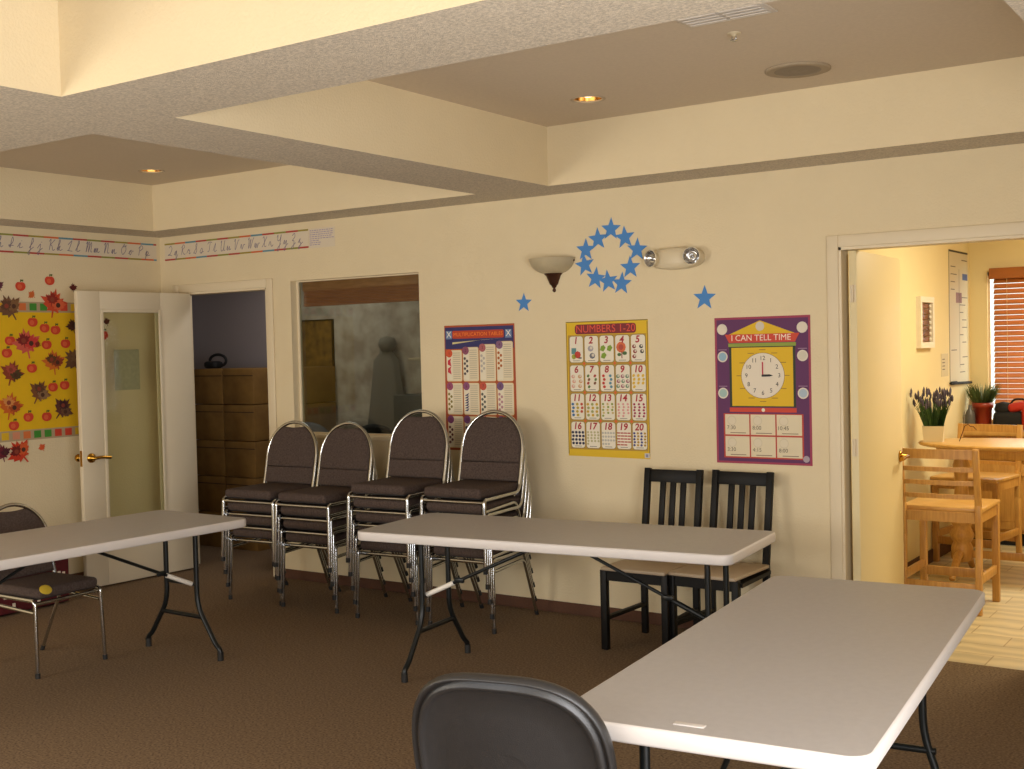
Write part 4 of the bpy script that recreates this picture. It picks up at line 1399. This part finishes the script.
# kitchen door leaf
d = thing('door_2', 'cream kitchen door standing open with brass lever', 'door', (1.236, .028, 0), R(92.5))
d['kind'] = 'structure'
KDW = .90
m = MB(); m.b2((0, -.04, .012), (KDW, 0, 2.072), .002); m.build('leaf', mat('cream yellow door paint', '#e2d1a2', .5), d)
m = MB(); lever(m, KDW - .06, .93, -.04, -1, -1); m.build('handle', BRASS, d)
m = MB(); lever(m, KDW - .06, .93, 0, 1, -1); m.build('handle', BRASS, d)
m = MB()
for z in (.25, 1.05, 1.85):
    m.tube([(-.006, -.02, z - .045), (-.006, -.02, z + .045)], .006, 8)
    m.b2((-.001, -.035, z - .045), (.001, -.005, z + .045))
m.build('hinge', TRIM, d)

# framed rack on the wall
t = thing('wall_rack', 'small white framed rack of brown jars on the kitchen wall', 'rack', (KX, 2.515, 1.54))
m = MB()
m.b2((0, -.175, 0), (.035, -.135, .36)); m.b2((0, .135, 0), (.035, .175, .36)); m.b2((0, -.135, 0), (.035, .135, .04)); m.b2((0, -.135, .32), (.035, .135, .36))
m.build('frame', mat('white rack paint', '#e6dcc4', .5), t)
m = MB().use(mat('brown rack tile', '#8a5a34', .5, hex2='#5f3a20', nscale=12))
for k in range(7):
    m.b2((0, -.13, .045 + .039 * k), (.018, .13, .078 + .039 * k))
m.build('backing', None, t)
for k in range(7):
    m = MB(); m.lathe([(0, 0), (.011, .002), (.013, .008), (.008, .014), (0, .015)], (.018, .09, .062 + .039 * k), 10, axis=Matrix(((0, 0, 1), (0, 1, 0), (-1, 0, 0)))); m.build('knob', PAPER, t)
# hanging wall chart
s = Sheet((KX, 3.22, 1.275), LU, LN, .003)
s.base([(0, 0), (.575, -.02), (.575, .985), (0, 1.0)], card('#c9bd9e'))
s.rect(0, .985, .575, 1.0, card('#3a3026'), 1)
rn = random.Random(3)
for k in range(16):
    a = rn.choice([.05, .3, .05, .38]); b = .06 + .058 * k
    s.rect(a, b, a + rn.uniform(.1, .2), b + .007, card('#5a5044'), 1)
s.rect(.29, .10, .31, .86, card('#a79b80'), 2)
s.rect(.20, .60, .38, .68, card('#8a5a54'), 2); s.rect(.4, .78, .56, .83, card('#4a5a8a'), 2)
s.rect(0, 0, .012, .99, card('#6a5f4c'), 1)
o = s.build('wall_chart', None); tag(o, 'tall pale paper chart hanging near the kitchen corner', 'chart')
m = MB(); m.tube([(KX + .012, 3.2, 1.262), (KX + .012, 3.83, 1.248)], .010, 8); m.box((KX + .012, 3.30, 1.262), (.02, .14, .026), bev=.004)
tag(m.build('chart_rod', BAGK), 'thin black rod at the bottom of the tall kitchen chart', 'rod')
s = Sheet((KX, 2.98, 1.32), LU, LN, .002)
s.base([(0, 0), (.2, 0), (.2, .17), (0, .17)], card('#cdbd90'))
for k in range(4): s.rect(.03, .05 + .025 * k, .1, .057 + .025 * k, card('#5a4a34'), 1)
tag(s.build('wall_note', None), 'small cream note on the kitchen wall left of the tall chart', 'note')

# round table
TX, TY = 1.56, 2.22
t = thing('bar_table', 'light wood oval counter-height table in the kitchen', 'table', (TX, TY, 0))
SQ = Matrix.Diagonal((1.2, .76, 1, 1))
m = MB(); m.M = SQ; m.lathe([(0, .882), (.455, .882), (.478, .888), (.486, .898), (.48, .908), (.466, .910), (0, .910)], n=56); m.build('tabletop', OAKS, t)
m = MB(); m.M = SQ; m.lathe([(.37, .82), (.39, .82), (.39, .882)], n=48); m.lathe([(.37, .882), (.37, .82)], n=48); m.build('apron', OAK, t)
for px in (-.31, .31):
    m = MB(); m.lathe([(.11, .882), (.11, .86), (.05, .84), (.042, .79), (.055, .75), (.045, .69), (.042, .61), (.05, .5), (.068, .42), (.075, .37), (.055, .335), (.068, .31), (.08, .28), (.068, .25), (.055, .23), (.07, .2), (.07, .12), (.05, .10), (0, .10)], (px, 0, 0), n=28); pd = m.build('pedestal', OAK, t)
    for sy in (-1, 1):
        m = MB()
        m.tube([(px, sy * .04, .16), (px, sy * .12, .15), (px, sy * .21, .08), (px, sy * .27, .022)], [.030, .028, .024, .019], 10)
        m.build('foot', OAK, pd)
m = MB(); m.b2((-.31, -.015, .13), (.31, .015, .18), .003); m.build('stretcher', OAK, t)
# bar chairs
def make_bar_chair(label):
    t = thing('bar_chair', label, 'bar chair', (0, 0, 0), 0, 'light wood bar chairs')
    hw = .215
    for sx in (-1, 1):
        m = MB(); m.bar((sx * hw, -.215, 0), (sx * hw, -.215, .595), .040, .040, (1, 0, 0), .003); m.build('leg', OAK, t)
        m = MB()
        m.bar((sx * hw, .225, 0), (sx * hw, .205, .45), .038, .034, (1, 0, 0), .003)
        m.bar((sx * hw, .205, .44), (sx * hw, .215, .64), .038, .034, (1, 0, 0), .003)
        m.bar((sx * hw, .215, .63), (sx * hw, .270, .965), .034, .034, (1, 0, 0), .003)
        m.build('leg', OAK, t)
        m = MB(); m.box((sx * hw, -.005, .20), (.022, .42, .05), bev=.002); m.build('stretcher', OAK, t)
    for yy, zz in ((-.215, .16), (.218, .15)):
        m = MB(); m.box((0, yy, zz), (2 * hw, .022, .055), bev=.002); m.build('stretcher', OAK, t)
    m = MB()
    for yy in (-.215, .21): m.box((0, yy, .562), (2 * hw, .022, .06))
    for sx in (-1, 1): m.box((sx * hw, 0, .562), (.022, .42, .06))
    m.build('apron', OAK, t)
    m = MB(); m.box((0, -.03, .605), (.47, .46, .028), bev=.008); m.build('seat', OAKS, t)
    for z, h in ((.935, .055), (.845, .026), (.765, .026), (.685, .026)):
        m = MB()
        vs, fs = [], []
        K = 10
        for k in range(K + 1):
            x = -hw + 2 * hw * k / K
            y = .215 + (z - .63) * .164 + .022 * (1 - (x / hw) ** 2)
            for dy, dz in ((-.009, -h / 2), (.009, -h / 2), (.009, h / 2), (-.009, h / 2)):
                vs.append((x, y + dy, z + dz))
        for k in range(K):
            for q in range(4):
                fs.append([4 * k + q, 4 * k + (q + 1) % 4, 4 * k + 4 + (q + 1) % 4, 4 * k + 4 + q])
        fs += [[3, 2, 1, 0], [4 * K, 4 * K + 1, 4 * K + 2, 4 * K + 3]]
        m.add(vs, fs)
        m.build('top_rail' if z > .9 else 'slat', OAK, t)
    return t
b = make_bar_chair('light wood ladder-back bar chair on the near side of the oval table')
b.location = (1.405, 1.30, 0); b.rotation_euler.z = R(180)
dup(b, 'light wood ladder-back bar chair on the far side of the oval table', (1.20, 2.86, 0), R(-8))

# planter with lavender
def tuft(m, n, r0, h, spread, wid, rn, top=None):
    for k in range(n):
        a = rn.uniform(0, 2 * PI); r = r0 * math.sqrt(rn.random())
        x, y = r * math.cos(a), r * math.sin(a)
        hh = h * rn.uniform(.6, 1.1); sp = spread * rn.uniform(.2, 1)
        dx, dy = sp * math.cos(a), sp * math.sin(a)
        w = wid
        px, py = -math.sin(a + 1) * w, math.cos(a + 1) * w
        m.use(GREENL if top else GREEND)
        m.add([(x - px, y - py, 0), (x + px, y + py, 0), (x + dx * .5 + px * .8, y + dy * .5 + py * .8, hh * .6), (x + dx * .5 - px * .8, y + dy * .5 - py * .8, hh * .6), (x + dx, y + dy, hh)], [[0, 1, 2, 3], [3, 2, 4]])
        if top and k % 3 == 0:
            m.use(LAV)
            m.lathe([(0, 0), (.006, .01), (.007, .03), (0, .05)], (x + dx, y + dy, hh - .005), 6)
t = thing('lavender_planter', 'lavender plant in a small square white planter on the oval table', 'potted plant', (1.09, 2.16, .910), R(10))
m = MB()
def frust(m, a, b, z0, z1):
    m.add([(-a, -a, z0), (a, -a, z0), (a, a, z0), (-a, a, z0), (-b, -b, z1), (b, -b, z1), (b, b, z1), (-b, b, z1)], [[3, 2, 1, 0], [0, 1, 5, 4], [1, 2, 6, 5], [2, 3, 7, 6], [3, 0, 4, 7]])
frust(m, .060, .070, 0, .108)
m.add([(-.067, -.067, .098), (.067, -.067, .098), (.067, .067, .098), (-.067, .067, .098)], [[0, 1, 2, 3]])
m.build('pot', mat('white ceramic planter', '#d9cca8', .5), t)
m = MB(); tuft(m, 300, .06, .21, .09, .003, random.Random(1), True)
for v in m.v: v.z += .096
m.build('foliage', None, t)
t = thing('potted_plant', 'spiky dark green plant in a red pot on the kitchen cabinet', 'potted plant', (1.058, 3.69, .88))
m = MB(); m.lathe([(0, 0), (.058, 0), (.062, .02), (.072, .17), (.079, .172), (.081, .215), (.072, .215), (.070, .19), (0, .19)], n=28); m.build('pot', TERRA, t)
m = MB(); tuft(m, 320, .055, .17, .12, .004, random.Random(2))
for v in m.v:
    v.z += .19
    v.y = min(v.y, .12); v.x = max(v.x, -.115)
m.build('foliage', None, t)
# grey bottle
m = MB(); m.lathe([(0, 0), (.035, 0), (.037, .01), (.037, .12), (.028, .15), (.014, .17), (.013, .2), (0, .2)], n=20)
tag(m.build('bottle', mat('grey bottle', '#5a5a5c', .35), None, (.985, 3.60, .88)), 'grey bottle on the kitchen cabinet left of the red pot', 'bottle')
# curled twig on the table
m = MB()
m.tube([(.0, 0, .0), (.02, .01, .06), (.03, .02, .10), (.05, .03, .115), (.065, .03, .10), (.08, .04, .10), (.1, .05, .075)], [.003, .003, .003, .003, .003, .003, .002], 6)
tag(m.build('curled_twig', BRONZE, None, (1.24, 2.22, .910)), 'thin curled dark twig on the oval table beside the lavender', 'twig')
# bag
t = thing('bag', 'black and red bag on the kitchen cabinet before the blind', 'bag', (1.32, 3.66, .88))
m = MB(); m.box((-.06, 0, .075), (.22, .16, .15), bev=.04, seg=4); m.lathe([(0, -.06), (.05, -.045), (.07, 0), (.055, .045), (0, .06)], (-.10, 0, .165), 16); m.build('body', BAGK, t)
m = MB(); m.box((.12, 0, .10), (.16, .17, .19), bev=.035, seg=4); m.box((.03, -.01, .19), (.18, .12, .07), Matrix.Rotation(R(-12), 4, 'Y'), .03, 4); m.build('panel', BAGR, t)
m = MB(); m.tube(fillet([(-.05, -.02, .2), (-.02, -.02, .245), (.06, -.02, .245), (.09, -.02, .2)], .03), .008, 8); m.build('handle', BAGK, t)

# ------------------------------------------------------------------ light
def area(name, loc, rot, sx, sy, power, col):
    l = bpy.data.lights.new(name, 'AREA')
    l.shape = 'RECTANGLE'; l.size = sx; l.size_y = sy
    l.energy = power; l.color = col
    o = bpy.data.objects.new(name, l)
    o.location = loc; o.rotation_euler = rot
    COL.objects.link(o)
    return o
DAY = (1.0, .93, .82)
area('daylight_rear_window', (1.45, YR - .0, 1.5), (R(90), 0, 0), 2.4, 1.2, 30, (.95, .96, 1.0))
area('daylight_rear_window_left', (-2.2, YR - .0, 1.5), (R(90), 0, 0), 1.9, 1.2, 78, DAY)
area('daylight_right_window', (XR - .0, -4.9, 1.12), (R(90), 0, R(90)), 2.3, 2.0, 120, (.97, .95, .95))
area('kitchen_ceiling_lamp', (2.5, 1.9, 2.72), (0, 0, 0), .9, .9, 62, (1, .89, .64))
area('daylight_kitchen_window', ((KW[0] + KW[1]) / 2, KY + .22, 1.5), (R(-90), 0, 0), 1.2, 1.15, 40, (.9, .92, 1.0))
l = area('storeroom_fill', (-3.2, .7, 2.55), (0, 0, 0), 1.2, .4, 8, (1, .93, .88))  # unseen area light added to brighten the storeroom

wd = bpy.data.worlds.new('World'); S.world = wd
wd.use_nodes = True
wd.node_tree.nodes['Background'].inputs['Color'].default_value = (.95, .97, 1, 1)
wd.node_tree.nodes['Background'].inputs['Strength'].default_value = 2.0

# ------------------------------------------------------------------ camera
cx, cy, cz, yaw, pit, rol, f = 3.2688, -6.0459, 1.6134, -.60096, -.031246, -.023886, 1186.03
fw = Vector((math.sin(yaw) * math.cos(pit), math.cos(yaw) * math.cos(pit), math.sin(pit)))
rt = Vector((math.cos(yaw), -math.sin(yaw), 0)); up = rt.cross(fw)
r2 = rt * math.cos(rol) + up * math.sin(rol); u2 = -rt * math.sin(rol) + up * math.cos(rol)
cam = bpy.data.cameras.new('Camera'); co = bpy.data.objects.new('Camera', cam); COL.objects.link(co)
M = Matrix((r2, u2, -fw)).transposed().to_4x4(); M.translation = (cx, cy, cz)
co.matrix_world = M
cam.sensor_width = 36; cam.sensor_fit = 'HORIZONTAL'; cam.lens = f / 1024 * 36
cam.clip_start = .05
S.camera = co
S.view_settings.view_transform = 'Standard'
S.view_settings.look = 'None'
S.view_settings.gamma = 1
S.view_settings.use_curve_mapping = False
S.view_settings.exposure = 0.15
